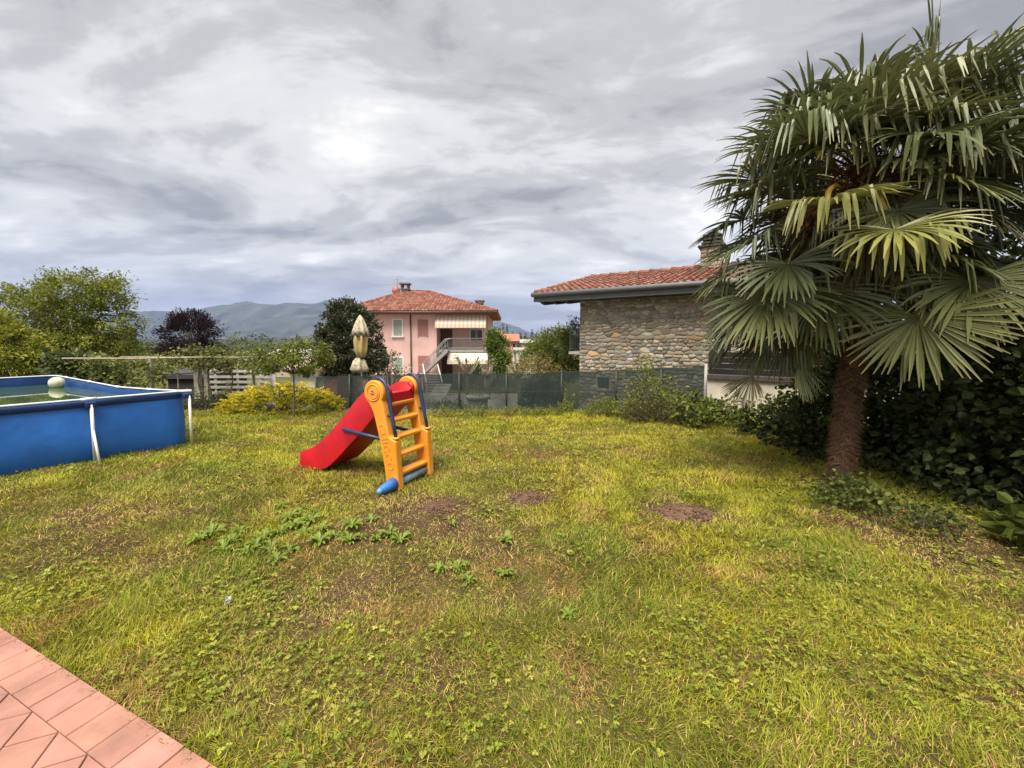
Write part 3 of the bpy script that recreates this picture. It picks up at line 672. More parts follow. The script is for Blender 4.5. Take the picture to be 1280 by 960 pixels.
    for a in np.linspace(3, 9, 200):
        p = O + D(a, f0 + run - .25, 0)
        if 640 + FPX * p.x / p.y > 886: ca = a; break
    cz = eave + run * rise - .1
    ch = MB().box(D(ca, f0 + run - .25, cz + .3), (.62, .62, .9), (e, b, up)).build('chimney', mortar, t)
    for j in range(5):
        for i in range(3):
            MB().box(D(ca - .22 + i * .21 + rd.uniform(-.02, .02), f0 + run - .57, cz + .02 + j * .15), (.19, .06, .12), (e, b, up), rd.choice(pal)).build('stone', smat, ch, bevel=.02)
            MB().box(D(ca - .32, f0 + run - .45 + i * .2, cz + .02 + j * .15), (.06, .18, .12), (e, b, up), rd.choice(pal)).build('stone', smat, ch, bevel=.02)
    MB().box(D(ca, f0 + run - .25, cz + .80), (.86, .86, .06), (e, b, up)).build('cap_slab', dk, ch)
    for j in range(3): MB().box(D(ca, f0 + run - .25, cz + .92 + j * .13), (.66 - .04 * j, .66 - .04 * j, .06), (e, b, up)).build('cap_slat', dk, ch)
    MB().box(D(ca, f0 + run - .25, cz + 1.05), (.36, .36, .42), (e, b, up)).build('flue', dk, ch)
stone_house()

# ------------------------------------------------------------------ fence with shade net, low wall
def net_mat(name, col, opac, scale=260.0):
    m = bpy.data.materials.new(name); m.use_nodes = True; nt = m.node_tree; N, L = nt.nodes, nt.links
    b = N['Principled BSDF']; b.inputs['Base Color'].default_value = (*col, 1); b.inputs['Roughness'].default_value = .7
    tr = N.new('ShaderNodeBsdfTransparent'); mx = N.new('ShaderNodeMixShader'); geo = N.new('ShaderNodeNewGeometry')
    no = N.new('ShaderNodeTexNoise'); no.inputs['Scale'].default_value = 3.0; no.inputs['Detail'].default_value = 4
    mp = N.new('ShaderNodeMapRange'); mp.inputs['From Min'].default_value = .3; mp.inputs['From Max'].default_value = .7; mp.inputs['To Min'].default_value = opac - .07; mp.inputs['To Max'].default_value = opac + .07
    L.new(geo.outputs['Position'], no.inputs['Vector']); L.new(no.outputs['Fac'], mp.inputs['Value']); L.new(mp.outputs[0], mx.inputs[0])
    L.new(tr.outputs[0], mx.inputs[1]); L.new(b.outputs[0], mx.inputs[2]); L.new(mx.outputs[0], N['Material Output'].inputs['Surface']); MATS[name] = m; return m
net_mat('shade_net', (.012, .024, .021), .84)
def fence():
    pts = [(395, 10.4), (437, 10.1), (480, 9.95), (523, 9.8), (574, 9.72), (633, 9.7), (702, 9.65), (770, 9.5), (826, 9.35), (882, 9.2)]
    tops = np.interp([p for p, _ in pts], [395, 523, 640, 725, 800, 882], [471, 467.5, 466.5, 463.5, 461, 457])
    t = thing('garden_fence', 'wire garden fence hung with dark green shade net along the lawn', 'fence', at(640, 515, 9.7)); t.location.z = H(0, 9.7); o = t.location
    gm = M('fence_post', (.022, .036, .030), .5, .15, 8); W = []
    for (px, Y), py in zip(pts, tops):
        p = at(px, py, Y); W.append((p.x, Y, H(0, Y) - .02, p.z))
    for i, (x, y, z0, z1) in enumerate(W):
        mm = gm if i < len(W) - 1 else M('pale_post', (.30, .30, .28), .6, .08, 6)
        MB().tube([(x - o.x, y - o.y - .02, z0 - o.z - .2), (x - o.x, y - o.y - .02, z1 - o.z + .04)], .022 if i < len(W) - 1 else .035, 8).build('post', mm, t, True)
    nx = 220; nz = 6; V = []; xs_ = [w[0] for w in W]
    rng = np.random.default_rng(2); X = np.linspace(xs_[0], xs_[-1], nx); Yc = np.interp(X, xs_, [w[1] for w in W]); zb = np.interp(X, xs_, [w[2] for w in W]) + .05; zt = np.interp(X, xs_, [w[3] for w in W])
    sag = np.array([min(abs(x - q) for q in xs_) for x in X]); rip = (fbm(X, X * 0, .5, 8, 3) - .5)
    for k in range(nz + 1):
        q = k / nz; V.append(np.stack([X - o.x, Yc - o.y + .03 + rip * .05 * math.sin(q * 3), zb + (zt - zb) * q - o.z - sag * .05 * q], 1))
    V = np.concatenate(V); i = np.arange(len(V)).reshape(nz + 1, nx); F = np.stack([i[:-1, :-1], i[:-1, 1:], i[1:, 1:], i[1:, :-1]], -1).reshape(-1, 4)
    link('shade_net', npmesh('shade_net', V, F, None, True), MATS['shade_net'], t)
    wi = MB()
    for q in (.02, .5, 1.0):
        wi.tube([(x - o.x, y - o.y - .045, lerp(z0 + .05, z1, q) - o.z) for x, y, z0, z1 in W], .0035, 4)
    wi.build('wire', M('wire_dark', (.012, .02, .016), .6, .1, 5), t)
    kb = MB()
    for a, b2 in zip(W[:-1], W[1:]): kb.bar((a[0] - o.x, a[1] - o.y + .02, a[2] - o.z + .01), (b2[0] - o.x, b2[1] - o.y + .02, b2[2] - o.z + .01), .12, .10)
    kb.build('kerb', M('kerb_concrete', (.22, .21, .19), .95, .25, 10, .4, 40), t)
fence()
def low_wall():
    A, B = at(884, 474, 9.0), at(1075, 486, 7.6); A.z = B.z = 0
    zt0, zt1 = CAMH + (HORIZON - 474) * 9.0 / FPX, CAMH + (HORIZON - 474) * 9.0 / FPX
    t = thing('low_wall', 'low cream plastered wall with dark coping behind the shrubs', 'wall', (A.x, A.y, -.3)); d = (B - A).normalized(); n = Vector((-d.y, d.x, 0)); l = (B - A).length + 1.5
    ax = (d, n, Vector((0, 0, 1))); h = zt0 + .3
    MB().box(d * l / 2 + n * .15 + Vector((0, 0, h / 2)), (l, .24, h), ax).build('wall_face', M('cream_plaster', (.52, .47, .39), .9, .15, 3, .3, 40), t)
    MB().box(d * l / 2 + n * .14 + Vector((0, 0, h + .055)), (l, .34, .11), ax).build('coping', M('coping_dark', (.055, .042, .038), .7, .2, 6), t, bevel=.01)
    ra = thing('shade_slats', 'near-black slatted screen standing in for shade above the cream low wall', 'screen', (A.x, A.y, zt0 + .11)); sm = M('slat_shade_black', (.006, .0055, .005), .7, .2, 6)  # near-black slats paint in the deep shade over the wall
    for i in range(4): MB().box(d * l / 2 + n * .16 + Vector((0, 0, .06 + i * .128)), (l, .03, .12), ax).build('slat', sm, ra)
    for i in range(4): MB().box(d * (.05 + i * (l - .1) / 3) + n * .205 + Vector((0, 0, .27)), (.06, .05, .54), ax).build('post', sm, ra)
low_wall()

# ------------------------------------------------------------------ toy slide
def text_mesh(body, size, depth):
    cu = bpy.data.curves.new('txt', 'FONT'); cu.body = body; cu.size = size; cu.extrude = depth; cu.align_x = 'CENTER'; cu.align_y = 'CENTER'; cu.resolution_u = 3; cu.space_character = 1.12
    o = bpy.data.objects.new('txt', cu); COL.objects.link(o); dg = bpy.context.evaluated_depsgraph_get(); me = bpy.data.meshes.new_from_object(o.evaluated_get(dg)); bpy.data.objects.remove(o); bpy.data.curves.remove(cu); me.name = 'lettering'; return me
def toy_slide():
    N = ground(497, 611); F = ground(537, 591); c = (F - N); c.z = 0; w = c.length / 2; c.normalize(); a = Vector((-c.y, c.x, 0))
    if a.x > 0: a = -a
    mid = (N + F) / 2; rz = math.atan2(a.y, a.x)
    t = thing('toy_slide', 'red plastic toddler slide with orange ladder and blue handrails', 'slide', (mid.x, mid.y, H(0, mid.y)), rz)
    sy = -1 if Vector((-math.sin(rz), math.cos(rz), 0)).dot(N - mid) < 0 else 1      # local y sign of the near panel
    org = M('plastic_orange', (.68, .25, .018), .45, .10, 3.5, .05, 30, spec=.4, col2=(.74, .32, .05)); red = M('plastic_red', (.40, .004, .010), .40, .22, 4, .03, 20, spec=.5); blu = M('plastic_navy', (.018, .034, .10), .4, .15, 6, spec=.5)
    blu2 = M('plastic_blue', (.035, .15, .45), .5, .2, 6, spec=.4); worn = M('plastic_blue_worn', (.17, .24, .33), .7, .3, 14, .2, 60)
    th = .085; X, Yv, Zv = (1, 0, 0), (0, 1, 0), (0, 0, 1)
    hc = (.265, .965); hr = .128
    head = [(hc[0] + hr * math.cos(q), hc[1] + hr * math.sin(q)) for q in np.linspace(R(-28), R(222), 22)]
    prof = [(.125, -.01), (-.045, -.01), (-.02, .16), (.03, .42), (.045, .50), (.085, .505), (.15, .75), (.165, .83)]
    # near-ladder side is -x ... +x is down the chute
    prof = [(-.045, -.012), (.115, -.012)] + [(.14, .20), (.20, .50), (.275, .76), (.335, .86)] + [(hc[0] + hr * math.cos(q), hc[1] + hr * math.sin(q)) for q in np.linspace(R(-30), R(215), 22)] + [(.135, .80), (.075, .53), (.03, .505), (-.012, .49), (-.02, .30)]
    for sgn in (sy, -sy):
        y = sgn * (w - .01)
        p = MB().prism(prof, (0, y, 0), X, Zv, Yv, th).build('side_panel', org, t, bevel=.016, seg=3)
        # raised rim disc on the head, emblem, lettering
        ring = MB(); yo = y + sgn * th / 2
        pts = [(hc[0] + .082 * math.cos(q), yo + sgn * .001, hc[1] + .082 * math.sin(q)) for q in np.linspace(0, 2 * math.pi, 28, endpoint=False)]
        ring.tube(pts, .009, 6, closed=True); ring.build('head_ring', org, p, True)
        MB().prism([(.066 * math.cos(q), .066 * math.sin(q)) for q in np.linspace(0, 2 * math.pi, 24, endpoint=False)], (hc[0], yo + sgn * .004, hc[1]), X, Zv, Yv, .012).build('head_disc', org, p, bevel=.004)
        ed = MB().prism([(.026 * math.cos(q), .019 * math.sin(q)) for q in np.linspace(0, 2 * math.pi, 20, endpoint=False)], (hc[0], yo + sgn * .0115, hc[1]), X, Zv, Yv, .004); ed.build('emblem', M('emblem_blue', (.03, .04, .16), .4, .1, 8), p)
        MB().prism([(.022 * math.cos(q), .006 * math.sin(q) - .011) for q in np.linspace(0, 2 * math.pi, 14, endpoint=False)], (hc[0], yo + sgn * .0138, hc[1]), X, Zv, Yv, .002).build('emblem_smile', M('emblem_red', (.5, .02, .02), .4, .1, 8), p)
        lt = link('lettering', text_mesh('chicco', .017, .001), M('emblem_white', (.8, .8, .8), .5, .02, 8), p, loc=(hc[0], yo + sgn * .0148, hc[1] + .002)); lt.rotation_euler = (math.pi / 2, 0, 0 if sgn < 0 else math.pi)
        big = link('lettering', text_mesh('CHICCO', .115, .0025), org, p, loc=(.112, yo + sgn * .002, .42))
        run = Vector((.15, 0, .56)).normalized()                       # letters run down the panel
        zax = Vector((0, sgn, 0)); xax = -run; yax = zax.cross(xax); big.matrix_basis = Matrix.Translation(big.location) @ Matrix((xax, yax, zax)).transposed().to_4x4()
    # rungs
    for i, z in enumerate((.14, .315, .49, .665, .835)):
        x = .01 + .235 * z
        MB().prism([(-.052, -.022), (.05, -.026), (.056, .012), (.03, .024), (-.03, .024), (-.056, .010)], (x, 0, z), X, Zv, Yv, 2 * w - .08).build('rung', org, t, bevel=.008, seg=2)
    # handrails
    for sgn in (sy, -sy):
        y = sgn * (w - .01)
        pts = [(.30, y, 1.085), (.255, y, 1.112), (.205, y, 1.110), (.155, y, 1.075), (.118, y, 1.015), (.098, y, .93), (.075, y, .80), (.045, y, .65), (.018, y, .515)]
        hn = MB().tube(pts, .0185, 10); hn.build('handrail', blu, t, True)
        MB().tube([(.062, y, .74), (.115, y, .735)], .014, 8).build('rail_bracket', blu, t, True); MB().lathe([(.034, 0), (.034, .018), (.024, .022)], (.016, y, .503), 14).build('rail_socket', org, t, True)
        MB().tube([(.25, y, 1.075), (.25, y, 1.11)], .014, 8).build('rail_bracket', blu, t, True)
    # chute
    bx = [.16, .25, .34, .43, .53, .64, .76, .90, 1.03, 1.15, 1.26, 1.36, 1.45, 1.50]; bz = [.945, .950, .935, .89, .815, .715, .595, .460, .340, .245, .180, .145, .130, .128]
    dpt = [.10, .16, .23, .28, .30, .30, .29, .28, .27, .22, .165, .13, .115, .11]; wl = [.07, .09, .10, .105, .105, .105, .105, .105, .105, .105, .10, .09, .075, .06]
    wo = w - .062; vs_ = []; fs = []; m = 10
    xs = np.linspace(0, 13, 53); g = lambda arr: np.interp(xs, range(14), arr)
    def sm(v):
        for _ in range(3): v[1:-1] = (v[:-2] + 2 * v[1:-1] + v[2:]) / 4
        return v
    BX, BZ, DP, WL = sm(g(bx)), sm(g(bz)), sm(g(dpt)), sm(g(wl))
    for x, z, dp, wv in zip(BX, BZ, DP, WL):
        zb = max(.012, z - dp); zt = z + wv; o = wo
        sec = [(-o - .012, zb), (-o, zt - .012), (-o + .008, zt), (-o + .026, zt), (-o + .034, zt - .012), (-o + .052, z + .018), (-o + .08, z)]
        sec = sec + [(-y, q) for y, q in sec[::-1]]; sec += [(o - .01, zb), (-o + .01, zb)]
        m = len(sec); vs_ += [(x, y, q) for y, q in sec]
    for i in range(len(BX) - 1):
        for k in range(m): fs.append((i * m + k, i * m + (k + 1) % m, (i + 1) * m + (k + 1) % m, (i + 1) * m + k))
    fs.append(tuple(range(m))); e0 = (len(BX) - 1) * m; fs.append(tuple(e0 + k for k in range(m))[::-1])
    ch = MB().add(vs_, fs).build('chute', red, t, True); md = ch.modifiers.new('edge', 'EDGE_SPLIT'); md.split_angle = R(42)
    for sgn in (1, -1): MB().tube([(.20, sgn * (wo - .03), 1.035), (.16, sgn * (wo - .02), .99), (.145, sgn * (wo - .03), .93)], [.02, .024, .02], 8).build('chute_grip', red, t, True)
    # blue braces and foot tube
    for sgn in (1, -1): MB().tube([(.16, sgn * (w - .055), .465), (.78, sgn * (w - .045), .525)], .019, 10).build('brace_bar', blu, t, True)
    for sgn, mt in ((sy, blu2), (-sy, blu2)):
        ex = .20 if sgn == sy else .02
        f = MB().tube([(.02, sgn * (w + .035), .06), (.02, sgn * (w + ex), .052), (.02, sgn * (w + ex + .015), .050)], [.066, .044 if ex > .1 else .060, .034], 14); f.build('foot_tube', mt, t, True)
        MB().tube([(.02, sgn * (w + ex + .014), .050), (.02, sgn * (w + ex + .045), .049), (.02, sgn * (w + ex + .055), .048)], [.034, .028, .016], 12).build('foot_cap', M('plastic_lightblue', (.10, .25, .50), .5, .2, 6), t, True)
    MB().tube([(.03, -w + .04, .05), (.03, w - .04, .05)], .045, 12).build('foot_tube', worn, t, True)
toy_slide()

# ------------------------------------------------------------------ frame pool
def pool():
    A = Vector((-4.77, 5.80, 0)); ld = Vector((-.876, .482, 0)); sd = Vector((-.482, -.876, 0)); LL, SS = 5.75, 2.75
    g0 = H(0, 6.5) - .03
    t = thing('frame_pool', 'large blue rectangular frame pool with white legs and greenish water', 'pool', (A.x, A.y, 0))
    side_pts = []
    def rim_z(u, v):   # u along long side 0..LL, v along short side 0..SS
        zb = np.interp(u, [0, 1.2, 2.4, 3.8, 5.75], [.746, .70, .668, .695, .728]); zf = np.interp(u, [0, 5.75], [.775, .74]); return float(lerp(zb, zf, v / SS))
    path = []
    def arc(cu, cv, a0, r=.14):
        for q in np.linspace(a0, a0 + math.pi / 2, 5): path.append((cu + r * math.cos(q), cv + r * math.sin(q)))
    arc(LL - .14, SS - .14, 0); 
    for u in np.linspace(LL - .3, .3, 22): path.append((u, SS))
    arc(.14, SS - .14, math.pi / 2)
    for v in np.linspace(SS - .3, .3, 12): path.append((0, v))
    arc(.14, .14, math.pi)
    for u in np.linspace(.3, LL - .3, 22): path.append((u, 0))
    arc(LL - .14, .14, 1.5 * math.pi)
    for v in np.linspace(.3, SS - .3, 12): path.append((LL, v))
    n = len(path)
    def nrm(i):
        u, v = path[i]; du = path[(i + 1) % n][0] - path[i - 1][0]; dv = path[(i + 1) % n][1] - path[i - 1][1]; l = math.hypot(du, dv)
        no = Vector((dv / l, -du / l)); c = Vector((u - LL / 2, v - SS / 2)); return no if no.dot(c) > 0 else -no
    def W(u, v, z): p = ld * u + sd * v; return Vector((p.x, p.y, z))
    def wall(prof, smooth_=True):
        vs_ = []; fs = []; m = len(prof)
        for i, (u, v) in enumerate(path):
            no = nrm(i); rz = rim_z(u, v); corner = min(min(u, LL - u), .5) * 2 * (min(min(v, SS - v), .5) * 2) if False else None
            em = max(min(1, min(u, LL - u) / .5), min(1, min(v, SS - v) / .5)) if not ((u < .5 or u > LL - .5) and (v < .5 or v > SS - .5)) else .35
            wob = .012 * math.sin(u * 9 + v * 7)
            for off, q in prof:
                z = lerp(g0, rz, q) if q <= 1 else rz + (q - 1)
                b = off * em + wob * (1 if 0 < q < 1 else 0); vs_.append(W(u + no.x * b, v + no.y * b, z))
        for i in range(n):
            for k in range(m - 1): j = (i + 1) % n; fs.append((i * m + k, j * m + k, j * m + k + 1, i * m + k + 1))
        return vs_, fs
    blue = M('pool_blue', (.020, .135, .48), .42, .20, 1.6, .6, 4, spec=.45); navy = M('pool_navy', (.008, .032, .12), .45, .2, 4)
    MB().add(*wall([(-.09, .0), (-.01, .07), (.04, .2), (.058, .4), (.045, .62), (.015, .82), (.0, .93), (.0, .985)])).build('liner_wall', blue, t, True)
    MB().add(*wall([(.012, .90), (.028, .92), (.032, .97), (.024, .995), (.0, 1.0)])).build('rail_sleeve', navy, t, True)
    MB().add(*wall([(-.02, .0), (-.02, .80)])).build('inner_liner', M('liner_mosaic', (.20, .30, .34), .5, .35, 22, spec=.4), t, True)
    MB().add(*wall([(-.021, .79), (-.02, .90), (.0, .99)])).build('inner_band', M('liner_band', (.01, .055, .20), .45, .2, 3), t, True)
    rail = [W(u, v, rim_z(u, v) + .012) for u, v in path]
    MB().tube(rail, .013, 8, closed=True).build('top_rail', M('rail_white', (.62, .68, .76), .35, .1, 5), t, True)
    wz = .555
    wm = bpy.data.materials.new('pool_water'); wm.use_nodes = True; N, L = wm.node_tree.nodes, wm.node_tree.links; b = N['Principled BSDF']
    b.inputs['Base Color'].default_value = (.045, .075, .035, 1); b.inputs['Roughness'].default_value = .03; b.inputs['IOR'].default_value = 1.33; b.inputs['Specular IOR Level'].default_value = .55
    no = N.new('ShaderNodeTexNoise'); no.inputs['Scale'].default_value = 2.2; geo = N.new('ShaderNodeNewGeometry'); L.new(geo.outputs['Position'], no.inputs['Vector']); bp = N.new('ShaderNodeBump'); bp.inputs['Strength'].default_value = .03; bp.inputs['Distance'].default_value = .02
    L.new(no.outputs['Fac'], bp.inputs['Height']); L.new(bp.outputs[0], b.inputs['Normal'])
    wp = [W(u - nrm(i).x * .01, v - nrm(i).y * .01, wz) for i, (u, v) in enumerate(path)]
    MB().add(wp, [tuple(range(n))]).build('water', wm, t)
    white = M('pool_leg', (.72, .71, .70), .4, .08, 6); wj = M('pool_joint', (.70, .72, .74), .45, .06, 6)
    def leg(u, v, ou, ov, brace=True):
        z = rim_z(u, v); gz = H(0, (A + ld * u + sd * v).y)
        lg = MB().tube([W(u + ou * .09, v + ov * .09, gz - .02), W(u + ou * .085, v + ov * .085, z - .05)], .017, 10).build('leg', white, t, True)
        MB().box(W(u + ou * .05, v + ov * .05, z - .055), (.10, .10, .07), (ld, sd, Vector((0, 0, 1)))).build('joint', navy, lg, bevel=.012)
        if brace: MB().tube([W(u + ou * .085, v + ov * .085, gz + .42), W(u + ou * .25, v + ov * .25, gz - .01)], .014, 8).build('brace', white, lg, True)
        tt = (ld * (1 if ov else 0) + sd * (1 if ou else 0))
        MB().tube([W(u, v, z + .012) - tt * .07, W(u, v, z + .012) + tt * .07], .020, 8).build('rail_clip', wj, lg, True)
    leg(0, 1.0, -1, 0); leg(0, 1.95, -1, 0); leg(.0, .02, -1, -.4, False)
    for u in (1.2, 2.45, 3.8, 5.1): leg(u, 0, 0, -1); leg(u, SS, 0, 1)
    leg(LL, .9, 1, 0); leg(LL, 1.8, 1, 0)
    # ball floating by the far corner
    bp_ = at(71, 478, 7.95); rr = .12
    bm = bmesh.new(); bmesh.ops.create_uvsphere(bm, u_segments=28, v_segments=18, radius=rr); me = bpy.data.meshes.new('ball'); bm.to_mesh(me); bm.free(); me.polygons.foreach_set('use_smooth', np.ones(len(me.polygons), bool))
    bt = thing('ball', 'pale cream play ball floating in the far corner of the pool', 'ball', (bp_.x, bp_.y, wz + .09)); link('shell', me, M('ball_cream', (.56, .57, .40), .55, .15, 9), bt)
    sm = MB()
    for k in range(3):
        pts = [(Matrix.Rotation(k * math.pi / 3, 3, 'Z') @ Vector((0, math.cos(q), math.sin(q)))) * (rr + .0005) for q in np.linspace(0, 2 * math.pi, 32, endpoint=False)]; sm.tube(pts, .0025, 4, closed=True)
    sm.build('seam', M('ball_seam', (.38, .40, .28), .6, .1, 5), bt, True)
    # white skimmer board hung on the rim at the frame edge
    q = thing('pool_skimmer', 'white plastic skimmer hooked inside the pool rim', 'skimmer', A + ld * .02 + sd * 1.95)
    ax = (ld, sd, Vector((0, 0, 1))); pl = M('white_plastic', (.78, .78, .76), .4, .05, 5)
    MB().box(ld * .17 + Vector((0, 0, .70)), (.30, .42, .02), ax).build('basket_lid', pl, q, bevel=.008); MB().box(ld * .17 + Vector((0, 0, .60)), (.22, .28, .18), ax).build('basket', pl, q, bevel=.02)
    MB().tube([ld * .03 + Vector((0, 0, .70)), ld * -.03 + Vector((0, 0, .80)), ld * -.09 + Vector((0, 0, .74))], .02, 8).build('hook', pl, q, True)
pool()

# ------------------------------------------------------------------ folded parasol
def parasol():
    b = at(452, 480, 11.6); z0 = H(0, 11.6); k = 11.6 / FPX; zz = lambda py: CAMH + (HORIZON - py) * k - z0
    t = thing('garden_parasol', 'closed cream garden parasol tied at the bottom behind the fence', 'parasol', (b.x, b.y, z0))
    cream = M('parasol_cloth', (.46, .34, .14), .9, .15, 5, .3, 30); pale = M('parasol_print', (.20, .17, .11), .9, .4, 16, .3, 30, col2=(.62, .56, .42))
    def folds(a, n=9): return lambda i, kk: 1 + a * math.cos(kk * n * 2 * math.pi / 36) * (1 if 0 < i else .3)
    MB().tube([(0, 0, -.1), (0, 0, zz(396))], .024, 8).build('pole', M('pole_pale', (.6, .58, .52), .5, .1, 5), t, True)
    MB().lathe([(.02, zz(447)), (.10, zz(446)), (.155, zz(438)), (.17, zz(428)), (.165, zz(420)), (.13, zz(416)), (.03, zz(413))], (0, 0, 0), 36, jit=folds(.24, 6)).build('canopy', cream, t, True)
    MB().lathe([(.17, zz(419)), (.225, zz(420)), (.20, zz(413)), (.13, zz(404)), (.06, zz(397)), (.015, zz(394))], (.0, 0, 0), 36, jit=folds(.20, 8)).build('canopy_vent', pale, t, True)
    MB().lathe([(.03, zz(461)), (.17, zz(465)), (.21, zz(461)), (.17, zz(456)), (.14, zz(451)), (.07, zz(447))], (-.05, 0, 0), 36, jit=folds(.3, 5)).build('canopy_hem', pale, t, True)
    MB().lathe([(.085, zz(448.5)), (.092, zz(447.5)), (.085, zz(446.5))], (0, 0, 0), 16).build('tie', M('tie_dark', (.08, .06, .04), .8, .1, 5), t, True)
parasol()

# ------------------------------------------------------------------ fan palm
def palm():
    rng = np.random.default_rng(42); base = ground(1051, 607)
    t = thing('fan_palm', 'tall fan palm with shaggy reddish brown trunk and drooping green fronds', 'palm tree', base); O = np.array(base)
    C = np.array(at(1098, 240, 4.15)) - O
    # trunk with shaggy rings
    def cen(z): q = z / C[2]; return np.array([C[0] * q ** 1.3, C[1] * q, z])
    nz, seg = 90, 28; V = []; prof = []
    for i in range(nz):
        z = -.05 + (C[2] + .05) * i / (nz - 1); c = cen(max(z, 0)); q = z / C[2]
        r = .060 + .035 * math.exp(-max(z, 0) / .12) + .05 * smooth(.55, .95, q) + (.014 if i % 4 == 0 else .006 * (i % 2))
        for k in range(seg):
            a = 2 * math.pi * k / seg; rr = r * (1 + .20 * (rng.random() - .5)); V.append(c + np.array([rr * math.cos(a), rr * math.sin(a), 0]))
    i = np.arange(nz * seg).reshape(nz, seg); i2 = np.roll(i, -1, 1); F = np.stack([i[:-1], i2[:-1], i2[1:], i[1:]], -1).reshape(-1, 4)
    tr = link('trunk', npmesh('trunk', np.array(V), F, None, True), M('palm_trunk', (.080, .044, .027), .95, .45, 30, .9, 70, col2=(.19, .11, .066), spec=.1), t)
    # loose fibre
    n = 12000; z = rng.uniform(0.02, C[2] + .1, n); a = rng.uniform(0, 2 * np.pi, n); cc = np.array([cen(q) for q in z]); r = .068 + .05 * smooth(.55, .95, z / C[2]) + .02 * np.exp(-z / .15) + rng.uniform(0, .02, n)
    P = cc + np.stack([r * np.cos(a), r * np.sin(a), 0 * z], 1); tang = np.stack([-np.sin(a), np.cos(a), 0 * z], 1); out = np.stack([np.cos(a), np.sin(a), 0 * z], 1)
    D = unit(tang * rng.normal(0, 1.0, (n, 1)) + out * rng.uniform(.0, .22, (n, 1)) + np.array([0, 0, -.55])); L = rng.uniform(.05, .17, n)
    link('fibre', leaf_mesh('fibre', P, D, out, L, np.full(n, .005), pick(rng, [(.19, .105, .06), (.10, .055, .034), (.27, .17, .105)], n), curl=.1), MATS['leaf_dull'], t, kind='stuff')
    # old leaf bases
    for k in range(48):
        q = rng.uniform(.06, .97); a = rng.uniform(0, 6.28); c = cen(q * C[2]); o = np.array([math.cos(a), math.sin(a), 0]); p = c + o * (.06 + .06 * smooth(.5, .95, q)); k2 = .45 + .55 * float(smooth(.35, .8, q))
        MB().tube([p, p + (o * .07 + np.array([0, 0, .09])) * k2, p + (o * .13 + np.array([0, 0, .20])) * k2], [.034 * k2 + .008, .026 * k2, .012 * k2], 6).build('leaf_base', M('leaf_base', (.16, .10, .05), .9, .3, 12), t, True)
    leafm = M('palm_leaf', (1.14, 1.14, 1.14), .34, .12, 6, tint=True, transl=.16, spec=.5); petm = M('palm_petiole', (.17, .17, .055), .55, .2, 8)
    def frond(hub, tdir, Rad, pal, droop=.55, brk=.45, spread=150, nl=44, roll=0.0, wmul=1.0):
        hub = np.array(hub, float); tdir = unit(np.array(tdir, float)); d = hub - C; L = np.linalg.norm(d); st = C + unit(d) * .12
        c1 = st + (unit(d) + np.array([0, 0, .35])) * L * .35; c2 = hub - tdir * L * .30
        pts = []
        for q in np.linspace(0, 1, 9): pts.append((1 - q) ** 3 * st + 3 * (1 - q) ** 2 * q * c1 + 3 * (1 - q) * q * q * c2 + q ** 3 * hub)
        s = np.cross(tdir, [0, 0, 1.0]); s = s if np.linalg.norm(s) > .1 else np.array([1.0, 0, 0]); s = unit(s); nn = np.cross(s, tdir)
        if roll: s, nn = s * math.cos(roll) + nn * math.sin(roll), nn * math.cos(roll) - s * math.sin(roll)
        V = []; F = []; T = []; ns = 8; base_c = np.array(pal[rng.integers(0, len(pal))]) * rng.uniform(.85, 1.12)
        for k in range(nl):
            a = R(lerp(-spread, spread, (k + .5) / nl) + rng.normal(0, 1.2)); dr = math.cos(a) * tdir + math.sin(a) * s + nn * (.10 + .18 * abs(math.sin(a)) + rng.normal(0, .035)); dr = unit(dr)
            Ln = Rad * (.80 + .20 * math.cos(a * .8)) * rng.uniform(.9, 1.06); g = droop * rng.uniform(.7, 1.3); kb = rng.uniform(.36, .62) if rng.random() < brk else 2; p = hub.copy(); ctr = []
            for j in range(ns + 1):
                q = j / ns; ctr.append(p.copy()); step = Ln / ns
                dd = unit(dr + np.array([0, 0, -1.0]) * g * q * q * 1.5)
                if q > kb: dd = unit(dd * .35 + np.array([0, 0, -1.0]))
                p = p + dd * step
            ctr = np.array(ctr); pd = unit(np.cross(ctr[-1] - ctr[0], nn)); wf = Rad * math.pi * 2 * spread / 180 / nl
            c = base_c * rng.uniform(.82, 1.2); o = len(V)
            for j in range(ns + 1):
                q = j / ns; wd = min(wf * q * .94 + .002, .032 * wmul) * (1 - smooth(.68, 1.0, q) * .80) * .5; tg = unit(ctr[min(j + 1, ns)] - ctr[max(j - 1, 0)]); pj = unit(np.cross(tg, nn) if np.linalg.norm(np.cross(tg, nn)) > .25 else pd)
                if np.dot(pj, pd) < 0: pj = -pj
                vv = np.cross(pj, tg); vv = vv if np.dot(vv, nn) > 0 else -vv
                V += [ctr[j] - pj * wd, ctr[j] - vv * wd * .65, ctr[j] + pj * wd]
                tip = smooth(.86, 1.0, q) * (rng.random() < .8); cc2 = c * (1 - tip * .6) + np.array([.26, .17, .07]) * tip * .6; T += [cc2] * 3
            for j in range(ns):
                b = o + j * 3; F += [(b, b + 1, b + 4, b + 3), (b + 1, b + 2, b + 5, b + 4)]
        fr = link('frond', npmesh('frond', np.array(V), np.array(F), np.array(T)), leafm, t)
        MB().tube(pts, [.020, .017, .014, .012, .011, .010, .010, .009, .008], 6).build('petiole', petm, fr, True)
    fresh = [(.125, .138, .050), (.155, .163, .062), (.105, .122, .048), (.15, .16, .070)]; young = [(.215, .215, .062), (.19, .195, .055)]; old = [(.11, .10, .04), (.15, .12, .05), (.075, .075, .03)]
    A = lambda px, py, Y: np.array(at(px, py, Y)) - O
